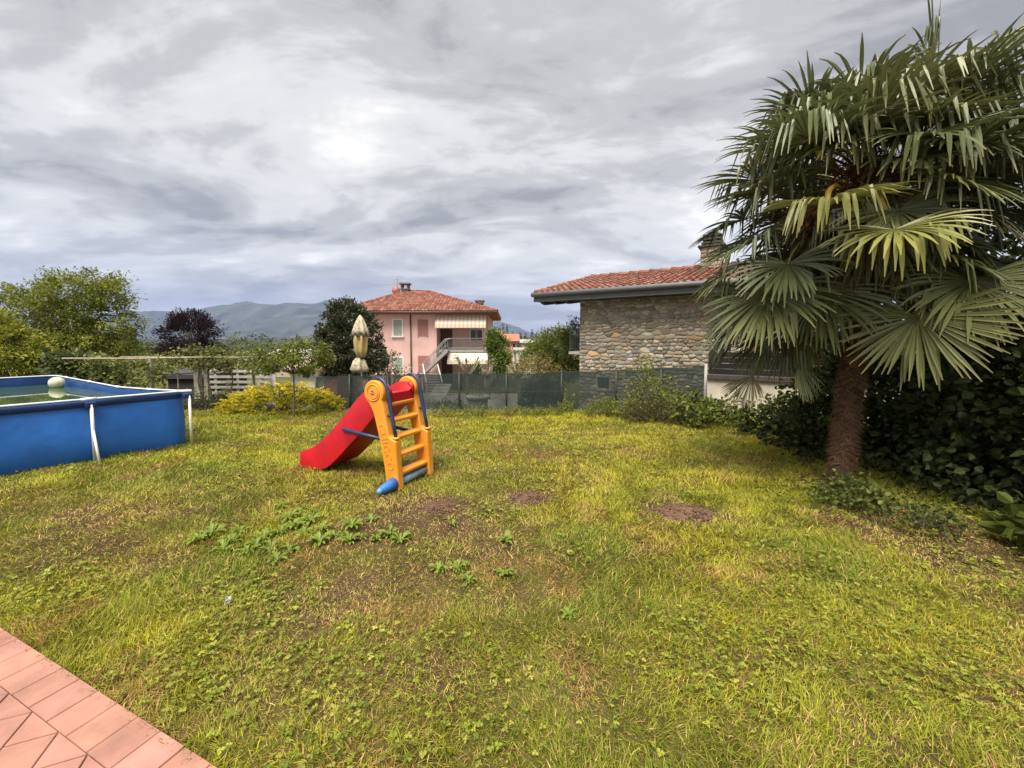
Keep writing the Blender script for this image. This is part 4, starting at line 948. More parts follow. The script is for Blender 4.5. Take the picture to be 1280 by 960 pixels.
    # fronds that can be told apart
    hand = [((1147, 396, 3.45), (-.26, -.30, -.88), .68, fresh, .12, .05, 118), ((1118, 287, 3.25), (-.50, -.65, -.42), .62, young, .55, .5, 118), ((1214, 352, 3.35), (-.20, -.40, -.80), .62, fresh, .45, .3, 118),
            ((962, 366, 3.95), (-.40, -.40, -.80), .70, fresh, .45, .25, 120), ((938, 385, 4.25), (-.65, -.1, -.75), .66, fresh, .5, .3, 120), ((948, 300, 4.2), (-.85, -.05, -.45), .68, fresh, .5, .3, 130),
            ((968, 240, 4.2), (-.95, -.15, -.10), .70, fresh, .5, .3, 130), ((1036, 256, 3.45), (-.55, -.80, -.12), .62, young, .6, .5, 125), ((980, 190, 4.25), (-.9, 0, .22), .68, fresh, .55, .35, 130),
            ((1015, 150, 4.15), (-.65, -.1, .58), .64, fresh, .55, .5, 125), ((1075, 135, 4.0), (-.30, -.25, .75), .66, fresh, .8, .7, 120), ((1010, 175, 3.7), (-.65, -.62, .20), .68, fresh, .65, .5, 130),
            ((1095, 150, 3.55), (-.15, -.75, .45), .66, fresh, .7, .6, 130), ((1165, 90, 4.0), (.10, -.10, .95), .74, fresh, .5, .5, 120), ((1150, 175, 3.6), (.05, -.85, .3), .62, fresh, .7, .7, 125),
            ((1190, 205, 3.35), (.92, -.40, .05), .74, fresh, .25, .1, 100), ((1200, 120, 3.8), (.55, -.30, .65), .74, fresh, .6, .5, 125), ((1250, 70, 4.2), (.65, .1, .75), .78, fresh, .5, .5, 125),
            ((1250, 165, 3.9), (.85, -.1, .3), .70, fresh, .5, .5, 125), ((1235, 265, 3.6), (.85, -.3, -.3), .64, fresh, .5, .3, 125), ((1185, 225, 3.3), (.2, -.75, -.6), .56, fresh, .5, .3, 110),
            ((925, 335, 4.3), (-.8, .05, -.6), .62, fresh, .5, .3, 125), ((985, 330, 3.8), (-.45, -.55, -.65), .60, fresh, .5, .3, 125), ((930, 275, 4.5), (-.9, .2, -.35), .62, fresh, .5, .3, 125), ((945, 225, 4.4), (-.95, .1, .0), .62, fresh, .5, .3, 125), ((985, 405, 4.25), (-.2, -.1, -.95), .62, fresh, .4, .2, 110), ((930, 400, 4.5), (-.5, .1, -.85), .62, fresh, .4, .2, 110), ((1025, 365, 3.9), (-.2, -.4, -.9), .66, fresh, .5, .3, 115), ((1255, 420, 3.7), (.4, -.3, -.85), .5, old, .4, .3, 110), ((1180, 320, 3.5), (.3, -.7, -.5), .55, fresh, .5, .3, 120), ((955, 425, 4.3), (-.3, .0, -.95), .5, fresh, .3, .2, 80), ((1005, 418, 4.35), (.0, .0, -1.0), .52, fresh, .3, .2, 80), ((920, 420, 4.6), (-.5, .1, -.85), .45, fresh, .4, .2, 90), ((1000, 320, 4.1), (-.6, -.25, -.65), .60, old, .6, .4, 120), ((940, 470, 4.1), (-.35, -.1, -.95), .36, old, .2, .1, 60), ((997, 455, 4.0), (.10, -.2, -.98), .40, fresh, .2, .3, 55), ((1020, 390, 4.4), (-.2, .1, -.95), .60, old, .3, .3, 90)]
    for (q, td, rad, pal, dr, bk, sp) in hand: frond(A(*q), td, rad, pal, dr, bk, sp, nl=int(lerp(26, 54, min(sp, 130) / 130)))
    # the rest of the crown, all round
    for k in range(60):
        el = R(rng.uniform(-62, 50)); az = (rng.uniform(-.25, 1.35) if k < 34 else rng.uniform(1.0, 2.0)) * math.pi; Lp = rng.uniform(.62, .98)
        d = np.array([math.cos(az) * math.cos(el), math.sin(az) * math.cos(el), math.sin(el)])
        hub = C + d * Lp + np.array([0, 0, .1]); td = unit(d + np.array([0, 0, -.38 - .2 * rng.random()]))
        frond(hub, td, rng.uniform(.56, .72), fresh if el > -.4 else old + fresh, rng.uniform(.35, .7), .4, 135, 44)
    for k in range(9):                                            # spear leaves and hanging dead skirt
        az = rng.uniform(0, 6.28); d = np.array([math.cos(az) * .6, math.sin(az) * .6, -1.0]); hub = C + unit(d) * rng.uniform(.5, .8); frond(hub, unit(d + np.array([0, 0, -1.2])), .5, old, .2, .3, 70, 22)
    # flower spathes and red-brown fruit stalks
    for (px, py, Y, dx, dz) in ((1026, 197, 3.75, -.10, .12), (1036, 238, 3.6, -.05, -.12), (1143, 156, 3.55, .06, .16), (1175, 188, 3.6, .12, .05), (1100, 250, 3.55, .03, -.14)):
        p = A(px, py, Y); q = np.array([dx, -.05, dz]); b = lerp(C, p, .72)
        MB().tube([b, lerp(b, p, .6) + np.array([0, 0, .05]), p, p + q * .6, p + q], [.012, .018, .026, .022, .006], 8).build('flower_spathe', M('spathe_yellow', (.50, .33, .05), .6, .2, 10), t, True)
    n = 2600; cc = np.array([A(1083, 222, 3.72), A(1068, 238, 3.75), A(1105, 228, 3.75), A(1022, 272, 3.85), A(1075, 205, 3.85)]); ci = rng.integers(0, 5, n)
    P = cc[ci] + rng.normal(size=(n, 3)) * np.array([.13, .10, .085]); D = unit(rng.normal(size=(n, 3)) + np.array([0, -.3, .2]))
    link('fruit_stalks', leaf_mesh('fruit_stalks', P, D, rng.normal(size=(n, 3)), rng.uniform(.05, .13, n), np.full(n, .010), pick(rng, [(.16, .045, .025), (.10, .03, .02), (.24, .09, .04)], n)), MATS['leaf_dull'], t, kind='stuff')
palm()

# ------------------------------------------------------------------ shrubs on the right
SHADE_GREENS = [(.034, .050, .014), (.046, .062, .016), (.060, .075, .020), (.026, .038, .011)]  # leaf greens darkened to carry the deep shade under the palm
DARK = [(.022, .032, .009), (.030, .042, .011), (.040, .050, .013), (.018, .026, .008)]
MIDG = [(.105, .135, .022), (.14, .165, .028), (.08, .105, .02), (.17, .18, .038)]
LIGHT = [(.17, .20, .03), (.22, .23, .035), (.13, .165, .028)]
def shrub(name, label, loc, r, pal, seed, n, per, size, mat='leaf', oval=True, group=None, rad=.16, cat='shrub', stems=10, zf=.5, **kw):
    """dome of leaves from the ground up; r = (rx, ry, height)"""
    rng = np.random.default_rng(seed); t = thing(name, label, cat, loc, group=group); h = r[2]
    d = unit(rng.normal(size=(n, 3))); d[:, 2] = np.abs(d[:, 2]) * 1.1 - .12; rr = .35 + .65 * rng.random((n, 1)) ** .6
    wob = 1 + .18 * np.sin(d[:, :1] * 5 + seed) + .12 * np.sin(d[:, 1:2] * 7 + seed * 2)
    cs = d * rr * wob * np.array([r[0], r[1], h * (1 - .1)]) + np.array([0, 0, .08]); cs[:, 2] = np.maximum(cs[:, 2], .05)
    P, D, Nn, L, W, T = cloud(rng, cs, per, rad, size, pal, (0, 0, h * .3), oval=oval, **kw)
    P[:, 2] = np.maximum(P[:, 2], .015)
    link('foliage', leaf_mesh('foliage', P, D, Nn, L, W, T, oval=oval), MATS[mat], t)
    mb = MB()
    for i in range(stems):
        c = Vector(cs[rng.integers(0, n)]); b = Vector((c.x * .15, c.y * .15, -.03)); mb.tube([b, b.lerp(c, .5) + Vector((rng.normal() * .04, rng.normal() * .04, .05)), c], [.014, .010, .004], 5)
    mb.build('stems', MATS['bark'], t, True); return t
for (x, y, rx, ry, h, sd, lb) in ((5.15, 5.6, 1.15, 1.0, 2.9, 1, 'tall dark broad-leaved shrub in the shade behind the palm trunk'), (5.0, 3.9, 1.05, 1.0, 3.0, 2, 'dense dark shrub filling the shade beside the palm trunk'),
                                  (4.75, 2.55, .85, .9, 2.2, 3, 'dark leafy shrub at the lawn corner with bare leaf litter below'), (6.6, 4.6, 1.2, 1.6, 3.3, 4, 'tall dark evergreen added behind the shady shrubs to block light'), (6.3, 2.4, 1.1, 1.3, 3.0, 5, 'unseen dark evergreen bush added behind the lawn corner shrub to block light')):
    shrub('broadleaf_shrub', lb, (x, y, 0), (rx, ry, h), SHADE_GREENS, sd, 330, 34, .068, rad=.30, aspect=.8, stems=14)  # the two evergreens form a back row added to block light
shrub('leafy_seedling', 'bright green big-leaved young shrub at the edge of the leaf litter', (3.72, 2.62, 0), (.24, .22, .42), MIDG, 9, 26, 9, .10, rad=.14, aspect=.75, stems=6)
shrub('ivy_clump', 'low clump of ivy leaves at the foot of the palm', tuple(ground(1062, 634)), (.34, .22, .16), [(.07, .09, .02), (.11, .13, .03)], 14, 90, 9, .034, rad=.12, aspect=.85, stems=4)
shrub('ivy_clump', 'small spray of ivy leaves beside the shaded soil', tuple(ground(1150, 662)), (.30, .22, .10), [(.06, .08, .02), (.10, .12, .03)], 15, 50, 7, .034, rad=.12, aspect=.85, stems=3)
g = ground(850, 545)
shrub('rose_bush', 'loose green bush with reddish stems climbing the shade net', (g.x + .15, 8.45, H(0, 8.5)), (.80, .5, 1.32), MIDG + LIGHT, 21, 130, 20, .05, rad=.2, aspect=.65, stems=16)
shrub('heather_bush', 'low twiggy reddish brown bush at the lawn edge', (g.x + .05, 7.95, H(0, 8)), (.85, .42, .44), [(.10, .075, .03), (.13, .075, .04), (.075, .085, .025), (.11, .12, .035)], 22, 120, 24, .042, rad=.16, aspect=.28, stems=20, up=.2)
g = ground(930, 548)
shrub('hydrangea_bush', 'leafy green hydrangea bush in front of the cream wall', (g.x - .05, 7.6, H(0, 7.6)), (.62, .45, .62), MIDG, 23, 90, 16, .075, rad=.18, aspect=.62, stems=10)
shrub('hydrangea_bush', 'broad green hydrangea bush between the cream wall and the palm', (4.55, 6.75, H(0, 6.7)), (.62, .5, .72), MIDG + DARK, 24, 95, 16, .075, rad=.18, aspect=.62, stems=10)
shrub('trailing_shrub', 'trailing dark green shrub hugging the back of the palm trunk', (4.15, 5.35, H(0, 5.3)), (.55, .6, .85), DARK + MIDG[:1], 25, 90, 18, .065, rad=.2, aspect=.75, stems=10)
g = ground(768, 528)
shrub('fern_tuft', 'small bright green fern tuft against the shade net under the hatch', (g.x, 8.9, H(0, 8.9)), (.34, .22, .30), LIGHT, 26, 46, 14, .06, rad=.13, aspect=.3, stems=8)
g = ground(715, 522)
shrub('weed_tuft', 'pale vine-like weed climbing the fence by the stone house corner', (g.x, 9.45, H(0, 9.4)), (.16, .12, .46), LIGHT, 27, 26, 9, .05, rad=.10, aspect=.5, stems=6)
for px, hh, sd in ((560, .16, 1), (600, .2, 2), (645, .14, 3), (690, .16, 4), (745, .24, 5), (800, .3, 6)):
    q = ground(px, 520); shrub('grass_tuft', 'ragged tuft of long grass along the foot of the fence', (q.x, min(q.y, 9.45) - .1, H(0, 9.3)), (.42, .14, hh), LIGHT + MIDG, 40 + sd, 40, 16, .09, rad=.12, aspect=.10, stems=3, group='long grass tufts at the fence foot', oval=False, up=.1, outw=.3, hang=-.8, cat='grass')

# ------------------------------------------------------------------ golden juniper, small tree, magnolia
def juniper():
    rng = np.random.default_rng(31); Y = 9.75; c = at(352, 507, Y); t = thing('golden_juniper', 'low spreading golden yellow juniper at the lawn edge', 'juniper', (c.x, Y, H(0, Y)))
    n = 520; a = rng.uniform(0, 2 * np.pi, n); r = np.sqrt(rng.random(n)); x = 1.42 * r * np.cos(a); y = .95 * r * np.sin(a); top = .56 * (1 - r ** 2.4) + .10
    z = top * rng.uniform(.35, 1.05, n); cs = np.stack([x, y, z], 1); Ps, Ds, Ls, Ts = [], [], [], []
    for k in range(n):
        o = unit(np.array([x[k], y[k] * 1.3, 0]) + rng.normal(0, .35, 3) * np.array([1, 1, 0])); d = unit(o + np.array([0, 0, rng.uniform(.0, .28)])); m = 34; q = rng.random(m)
        ln = rng.uniform(.18, .34); P = cs[k] + d * (q[:, None] - .35) * ln + rng.normal(0, .022, (m, 3)) * (1.2 - q[:, None]) ; Ps.append(P); Ds.append(unit(d * 1.2 + rng.normal(0, .45, (m, 3)))); Ls.append(rng.uniform(.04, .075, m))
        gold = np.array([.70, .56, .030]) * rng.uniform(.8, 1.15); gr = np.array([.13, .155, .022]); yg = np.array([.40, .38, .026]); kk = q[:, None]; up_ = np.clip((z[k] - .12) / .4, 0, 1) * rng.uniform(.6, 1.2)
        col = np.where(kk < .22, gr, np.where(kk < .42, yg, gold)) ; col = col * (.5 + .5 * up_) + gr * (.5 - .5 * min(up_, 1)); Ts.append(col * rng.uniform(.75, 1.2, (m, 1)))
    P = np.concatenate(Ps); P[:, 2] = np.maximum(P[:, 2], .02); L = np.concatenate(Ls); m = len(P)
    link('foliage', leaf_mesh('foliage', P, np.concatenate(Ds), unit(rng.normal(size=(m, 3)) + np.array([0, 0, .8])), L, L * .32, np.concatenate(Ts)), MATS['leaf_dull'], t)
    mb = MB()
    for k in range(30): e = Vector(cs[rng.integers(0, n)]); mb.tube([(0, 0, 0), Vector((e.x * .5, e.y * .5, e.z * .4 + .05)), e], [.03, .018, .005], 5)
    mb.build('branches', MATS['bark'], t, True)
juniper()
def px_ell(px, py, rx, ry, Y, base, ryd=None):
    """an ellipsoid seen at px,py with pixel radii, at depth Y, in coordinates local to base"""
    p = at(px, py, Y); k = Y / FPX; return ((p.x - base[0], p.y - base[1], p.z - base[2]), (rx * k, (ryd or rx) * k, ry * k))
def base_at(px, Y): p = at(px, 430, Y); return (p.x, Y, H(0, Y))
Yt = 8.55; b = base_at(364, Yt)
tree('young_tree', 'slender young fruit tree with sparse leaves in front of the golden juniper', 'tree', b, [px_ell(350, 445, 22, 15, Yt, b), px_ell(385, 450, 28, 14, Yt, b), px_ell(333, 462, 14, 10, Yt, b), px_ell(372, 432, 14, 8, Yt, b), px_ell(405, 440, 12, 10, Yt, b)], 90, 26, .13, .085, LIGHT + LIGHT + MIDG, 51, .95, .022, bark='bark', tips=26, aspect=.4, hang=.5, clumptint=.1)
Ym = 16.0; b = base_at(440, Ym)
tree('magnolia_tree', 'dense rounded dark green magnolia beside the pink house', 'tree', b, [px_ell(438, 425, 37, 46, Ym, b), px_ell(432, 396, 24, 20, Ym, b), px_ell(450, 448, 34, 24, Ym, b), px_ell(412, 440, 20, 32, Ym, b)], 560, 42, .20, .10, [(.034, .048, .014), (.045, .060, .018), (.022, .034, .012), (.075, .075, .03), (.10, .085, .045)], 52, 1.4, .12, mat='leaf_glossy', oval=True, aspect=.45, tips=14, inner=.62, up=.25)
Yf = 17.5; b = base_at(487, Yf)
tree('blossom_shrub', 'pale cream blossoming shrub against the pink house wall', 'shrub', b, [px_ell(487, 456, 14, 17, Yf, b), px_ell(478, 464, 10, 10, Yf, b), px_ell(500, 466, 10, 8, Yf, b)], 60, 14, .22, .09, [(.42, .38, .28), (.14, .16, .05), (.10, .11, .04), (.36, .30, .2)], 53, .5, .05, tips=16, aspect=.6)
# left: big tree, bushes, purple plum
Yb = 24.0; b = base_at(85, Yb)
tree('walnut_tree', 'big spreading olive green tree with open crown behind the pool', 'tree', b, [px_ell(95, 372, 52, 34, Yb, b), px_ell(50, 405, 50, 34, Yb, b), px_ell(125, 405, 40, 40, Yb, b), px_ell(85, 432, 72, 24, Yb, b), px_ell(25, 375, 24, 18, Yb, b), px_ell(140, 358, 18, 18, Yb, b), px_ell(5, 430, 30, 28, Yb, b)], 380, 90, .60, .17, [(.165, .195, .024), (.21, .225, .028), (.12, .15, .02), (.25, .25, .032)], 61, 3.3, .22, tips=34, aspect=.42, hang=.25, inner=.35)
Yc = 13.0; b = base_at(20, Yc)
tree('hazel_bush', 'yellow-green bushy hazel right behind the pool', 'shrub', b, [px_ell(15, 440, 40, 34, Yc, b), px_ell(55, 452, 24, 18, Yc, b), px_ell(-30, 420, 40, 40, Yc, b)], 200, 46, .30, .10, [(.21, .225, .022), (.27, .265, .025), (.15, .17, .02)], 62, .8, .06, tips=20, oval=True, aspect=.6)
Yd = 12.6; b = base_at(92, Yd)
tree('fig_bush', 'dark large-leaved fig bush at the end of the vine trellis', 'shrub', b, [px_ell(92, 460, 24, 20, Yd, b), px_ell(125, 468, 22, 16, Yd, b)], 80, 18, .26, .15, [(.04, .055, .02), (.07, .09, .03), (.11, .135, .05)], 63, .5, .05, tips=14, oval=True, aspect=.7)
Yp = 30.0; b = base_at(238, Yp)
tree('purple_plum', 'dark purple-leaved plum tree with upswept spiky crown', 'tree', b, [px_ell(238, 418, 31, 26, Yp, b), px_ell(238, 440, 34, 14, Yp, b), px_ell(240, 404, 18, 14, Yp, b)], 230, 60, .5, .17, [(.036, .020, .026), (.055, .030, .036), (.026, .017, .022)], 64, 2.2, .14, mat='leaf_dull', tips=30, aspect=.35, outw=2.2, hang=-.5)

# ------------------------------------------------------------------ vine trellis, slatted rack, sheds on the left
def trellis():
    rng = np.random.default_rng(71); Y = 12.4; b = base_at(210, Y)
    t = thing('vine_trellis', 'long wooden trellis with pale posts overgrown by a leafy vine', 'trellis', b); o = Vector(b); wood = M('grey_wood', (.36, .31, .24), .9, .3, 14, .3, 60); pale = M('pale_post_wood', (.40, .36, .30), .9, .2, 10, .3, 60)
    def q(px, py, y=Y): return at(px, py, y) - o
    for px, w, m in ((106, .045, wood), (187, .14, pale), (221, .03, wood), (246, .17, pale), (257, .12, wood), (316, .07, wood), (395, .06, wood)):
        p = q(px, 446); MB().box((p.x, 0, p.z / 2 - .05), (w, w * .7, p.z + .1)).build('post', m, t)
    for (pa, ya, pb, yb, dy, r) in ((78, 448, 262, 446.5, -.45, .026), (150, 446, 420, 445.5, -.35, .016), (108, 470, 170, 468, .05, .03), (195, 467, 245, 465.5, .05, .035), (262, 446.5, 345, 447, .1, .012)):
        a_, b_ = q(pa, ya, Y + dy), q(pb, yb, Y + dy); MB().tube([a_, (a_ + b_) / 2 + Vector((0, 0, -.02)), b_], r, 6).build('rail', wood, t, True)
    cs = []
    for k in range(230):
        px = rng.uniform(82, 345); top = np.interp(px, [80, 110, 160, 200, 235, 260, 300, 345], [446, 441, 450, 446, 434, 437, 441, 444]); bot = np.interp(px, [80, 130, 200, 222, 240, 270, 345], [482, 486, 480, 462, 458, 464, 462])
        cs.append(q(px, rng.uniform(top, bot), Y + rng.normal(0, .25)))
    cs = np.array([tuple(c) for c in cs]); args = cloud(rng, cs, 22, .24, .08, [(.14, .165, .035), (.19, .21, .05), (.25, .25, .09), (.10, .12, .03)], (0, 3, .5), oval=True, aspect=.75, clumptint=.2)
    link('vine_leaves', leaf_mesh('vine_leaves', *args, oval=True), MATS['leaf'], t)
    mb = MB()
    for px in (120, 165, 205, 250, 262, 290, 318):
        p0 = q(px, 446); pts = [(p0.x + .05 * math.sin(j * 2 + px), -.06, lerp(0, p0.z, j / 5)) for j in range(6)]; MB().tube(pts, [.035, .03, .025, .022, .018, .012], 5).build('vine_stem', MATS['bark'], t, True)
trellis()
def slat_rack():
    Y = 13.4; b = base_at(296, Y); o = Vector(b); t = thing('slatted_fence', 'weathered pale slatted fence behind the vine trellis', 'fence', b); m = M('slat_pale', (.46, .44, .40), .85, .2, 8)
    k = Y / FPX
    for i, py in enumerate((464, 471, 477.5, 484, 491)): p = at(300, py, Y) - o; MB().box((p.x, 0, p.z), (76 * k, .025, .085)).build('slat', m, t)
    for px in (268, 296, 325): p = at(px, 461, Y) - o; MB().box((p.x, .03, p.z / 2), (.07, .03, p.z)).build('post', m, t)
    p = at(334, 462, Y) - o; MB().box((p.x, .1, p.z / 2), (.45, .05, p.z)).build('end_board', M('end_board', (.50, .48, .46), .9, .1, 5), t)
slat_rack()
def simple_house(name, label, px0, px1, pyb, pye, pyr, Y, wallm, roofm, depth, wins=(), gable=True, ov=.4, cat='house'):
    k = Y / FPX; x0, x1 = (px0 - 640) * k, (px1 - 640) * k; z0, ze, zr = (CAMH + (HORIZON - p) * k for p in (pyb, pye, pyr)); z0 = min(z0, float(H(0, Y)) - .5)
    t = thing(name, label, cat, ((x0 + x1) / 2, Y, z0)); w = x1 - x0; h = ze - z0
    MB().box((0, depth / 2, h / 2), (w, depth, h)).build('wall', wallm, t)
    r = zr - ze; vs_ = [(-w / 2 - ov, -ov, h), (w / 2 + ov, -ov, h), (w / 2 + ov, depth + ov, h), (-w / 2 - ov, depth + ov, h), (-w / 2 - ov, depth / 2, h + r), (w / 2 + ov, depth / 2, h + r)]; vs_ += [(a, b_, c - .15) for a, b_, c in vs_[:4]]
    MB().add(vs_, [(0, 1, 5, 4), (2, 3, 4, 5), (1, 2, 5), (3, 0, 4), (0, 6, 7, 1), (1, 7, 8, 2), (2, 8, 9, 3), (3, 9, 6, 0), (6, 9, 8, 7)]).build('roof', roofm, t)
    for (a, b_, c, d) in wins:
        wx0, wx1, wz0, wz1 = (a - 640) * k, (b_ - 640) * k, CAMH + (HORIZON - d) * k, CAMH + (HORIZON - c) * k; cx = (x0 + x1) / 2
        MB().box(((wx0 + wx1) / 2 - cx, -.01, (wz0 + wz1) / 2 - z0), (wx1 - wx0, .06, wz1 - wz0)).build('window', MATS['window_dark'], t)
    return t
wht = M('far_white', (.62, .60, .57), .9, .06, .6); red_r = M('far_roof', (.34, .14, .09), .9, .25, 1.2, .3, 6); org_w = M('far_orange', (.50, .26, .17), .9, .1, .6); grey_r = M('far_grey_roof', (.33, .30, .28), .9, .2, 1.5); beige = M('far_beige', (.45, .38, .30), .9, .1, .8); shed_d = M('shed_dark', (.045, .042, .05), .85, .2, 3)
simple_house('garden_shed', 'small dark garden shed behind the trellis posts', 208, 262, 497, 468, 462, 14.6, shed_d, shed_d, 2.0, ov=.15, cat='shed')
simple_house('white_cottage', 'low white cottage with pale tiled roof beyond the young tree', 362, 412, 485, 461, 452, 24, wht, M('pale_roof', (.40, .29, .23), .9, .2, 2), 5, ((378, 386, 464, 472),), ov=.5)
simple_house('grey_roofed_house', 'grey-roofed house half hidden behind the young tree', 330, 428, 470, 447, 437, 48, beige, grey_r, 8, ov=.5)
simple_house('white_block', 'plain white flat-looking building beyond the pollarded trees', 641, 664, 470, 437, 435, 46, wht, grey_r, 6, ((652, 658, 442, 446),), ov=.15)
simple_house('orange_house', 'orange rendered house with red roof among far trees', 620, 646, 446, 426, 417, 95, org_w, red_r, 9, ((626, 629, 430, 434), (634, 637, 430, 434), (641, 644, 430, 434)), ov=.7)
simple_house('red_villa', 'small far red-roofed villa above the green tree', 612, 626, 430, 418, 412, 130, org_w, red_r, 9, ov=.7)
simple_house('cream_villa', 'far cream villa between conifers and the bushy tree', 652, 676, 440, 428, 424, 110, beige, grey_r, 9, ((658, 661, 430, 433),), ov=.5)
simple_house('red_barn', 'low red-walled outbuilding beside the white cottage', 404, 420, 482, 463, 459, 22.5, M('barn_red', (.40, .14, .11), .9, .15, 2), red_r, 3, ov=.2)

# ------------------------------------------------------------------ beyond the fence
def planter():
    Y = 10.9; b = base_at(597, Y); k = Y / FPX; zt = CAMH + (HORIZON - 494) * k - b[2]
    t = thing('round_planter', 'round grey concrete planter standing on the gravel behind the net', 'planter', b); cm = M('planter_concrete', (.36, .35, .33), .9, .2, 8, .3, 30)
    MB().lathe([(.26, -.03), (.27, zt * .5), (.28, zt - .1)], (0, 0, 0), 24).build('bowl', cm, t, True); MB().lathe([(.28, zt - .1), (.335, zt - .09), (.34, zt - .02), (.31, zt)], (0, 0, 0), 24).build('rim', cm, t, True)
    rng = np.random.default_rng(3); cs = rng.normal(size=(26, 3)) * np.array([.12, .12, .10]) + np.array([0, 0, zt + .14]); a = cloud(rng, cs, 12, .12, .06, LIGHT + MIDG + [(.4, .4, .36)], (0, 0, zt), aspect=.4)
    link('plants', leaf_mesh('plants', *a), MATS['leaf'], t)
planter()
def garden_steps():
    Y = 24.0; b = base_at(547, Y); t = thing('garden_steps', 'flight of grey concrete garden steps behind the net', 'steps', b)
    for i in range(5): MB().box((.05 * i - .1, i * .34, -.25 + i * .17 + .08), (1.0, .36, .17)).build('step', M('step_concrete', (.42, .40, .37), .9, .15, 6), t, bevel=.01)
garden_steps()
Yh = 10.9; b = base_at(678, Yh)
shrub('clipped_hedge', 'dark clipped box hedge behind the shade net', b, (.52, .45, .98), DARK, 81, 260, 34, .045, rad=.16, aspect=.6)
b = base_at(560, 12.2); shrub('box_bush', 'low dark green bush by the garden steps', (b[0], b[1], b[2]), (.9, .5, .42), DARK + MIDG[:1], 82, 90, 20, .05, rad=.16, aspect=.6)
def pollard(label, px, Y, top, seed, spread, lean=0):
    rng = np.random.default_rng(seed); b = base_at(px, Y); k = Y / FPX; t = thing('pollard_tree', label, 'tree', b); h = CAMH + (HORIZON - top) * k - b[2]; mb = MB(); fz = h * .55; tips = []
    mb.tube([(0, 0, -.1), (lean * .3, 0, fz * .5), (lean, 0, fz)], [.13, .11, .10], 7)
    for i in range(7):
        a = i * .9 + rng.random(); e = Vector((lean + math.cos(a) * spread * k, math.sin(a) * spread * k * .8, h * rng.uniform(.72, 1))); m = Vector((lean, 0, fz)).lerp(e, .55) + Vector((0, 0, -.1)); mb.tube([(lean, 0, fz - .05), m, e], [.075, .05, .045], 6); tips.append(e)
        mb.tube([e - Vector((0, 0, .05)), e + Vector((0, 0, .06))], [.06, .05], 6)
    mb.build('trunk', M('pollard_bark', (.17, .14, .10), .9, .35, 12, .5, 40), t, True)
    cs = np.array([tuple(e) for e in tips]); a = cloud(rng, cs, 16, .35, .11, LIGHT + MIDG + [(.24, .17, .07)], (lean, 0, fz), aspect=.5); link('crown', leaf_mesh('crown', *a), MATS['leaf'], t)
pollard('pollarded tree with knobbly bare branches before the lower awning', 584, 22, 446, 91, 14)
pollard('pollarded tree with gnarled trunk beside the white building', 652, 15.5, 438, 92, 14, -.15)
pollard('small pollarded tree at the corner of the pink house', 610, 21, 450, 93, 10)
Yg = 27.0; b = base_at(622, Yg)
tree('lime_tree', 'fresh green leafy tree at the right end of the pink house', 'tree', b, [px_ell(622, 440, 13, 26, Yg, b), px_ell(618, 425, 9, 14, Yg, b), px_ell(627, 452, 10, 14, Yg, b)], 130, 60, .38, .15, [(.11, .155, .025), (.15, .19, .035), (.08, .12, .02)], 54, 1.5, .12, tips=12, inner=.5)
Yq = 15.5; b = base_at(698, Yq)
tree('ash_tree', 'bright green bushy tree at the corner of the stone house', 'tree', b, [px_ell(695, 436, 34, 26, Yq, b), px_ell(715, 418, 18, 20, Yq, b), px_ell(675, 445, 22, 22, Yq, b), px_ell(705, 460, 28, 16, Yq, b)], 230, 50, .30, .10, [(.16, .19, .028), (.21, .225, .035), (.12, .15, .022), (.08, .11, .02)], 55, 1.4, .09, tips=16, inner=.45, aspect=.4)
Yr = 13.2; b = base_at(667, Yr)
tree('photinia_bush', 'tan and reddish tipped bush above the shade net', 'shrub', b, [px_ell(667, 458, 24, 14, Yr, b), px_ell(650, 462, 14, 9, Yr, b), px_ell(690, 465, 14, 9, Yr, b)], 90, 14, .22, .085, [(.30, .18, .07), (.22, .16, .06), (.36, .28, .15), (.12, .14, .035)], 56, .5, .05, tips=24, aspect=.4)
# far conifers, each its own tree
def conifer(px, top, wpx, Y, seed):
    rng = np.random.default_rng(seed); b = base_at(px, Y); k = Y / FPX; h = CAMH + (HORIZON - top) * k - b[2]; t = thing('far_conifer', 'dark pointed conifer on the far rise beyond the village houses', 'tree', b, group='far conifers on the rise')
    n = 420; q = rng.random(n) ** .7; a = rng.uniform(0, 6.28, n); r = wpx * k * .5 * q * rng.uniform(.6, 1.1, n); z = h * (1 - q * .85); P = np.stack([r * np.cos(a), r * np.sin(a), z], 1); D = np.stack([np.cos(a), np.sin(a), np.full(n, -.25)], 1)
    L = np.full(n, wpx * k * .22); link('crown', leaf_mesh('crown', P, D, np.tile([0, 0, 1.0], (n, 1)) + rng.normal(0, .3, (n, 3)), L, L * .7, pick(rng, [(.02, .035, .02), (.03, .045, .022)], n)), MATS['leaf_dull'], t)
    MB().tube([(0, 0, -.5), (0, 0, h * .9)], [h * .03, h * .006], 6).build('trunk', MATS['bark'], t, True)
for i, (px, top, w, Y) in enumerate(((629, 403, 8, 170), (634, 406, 7, 170), (624, 408, 7, 175), (665, 411, 8, 190), (671, 414, 7, 190), (650, 414, 9, 185), (641, 413, 8, 180), (657, 416, 8, 185), (680, 416, 8, 190))): conifer(px, top, w, Y, 200 + i)
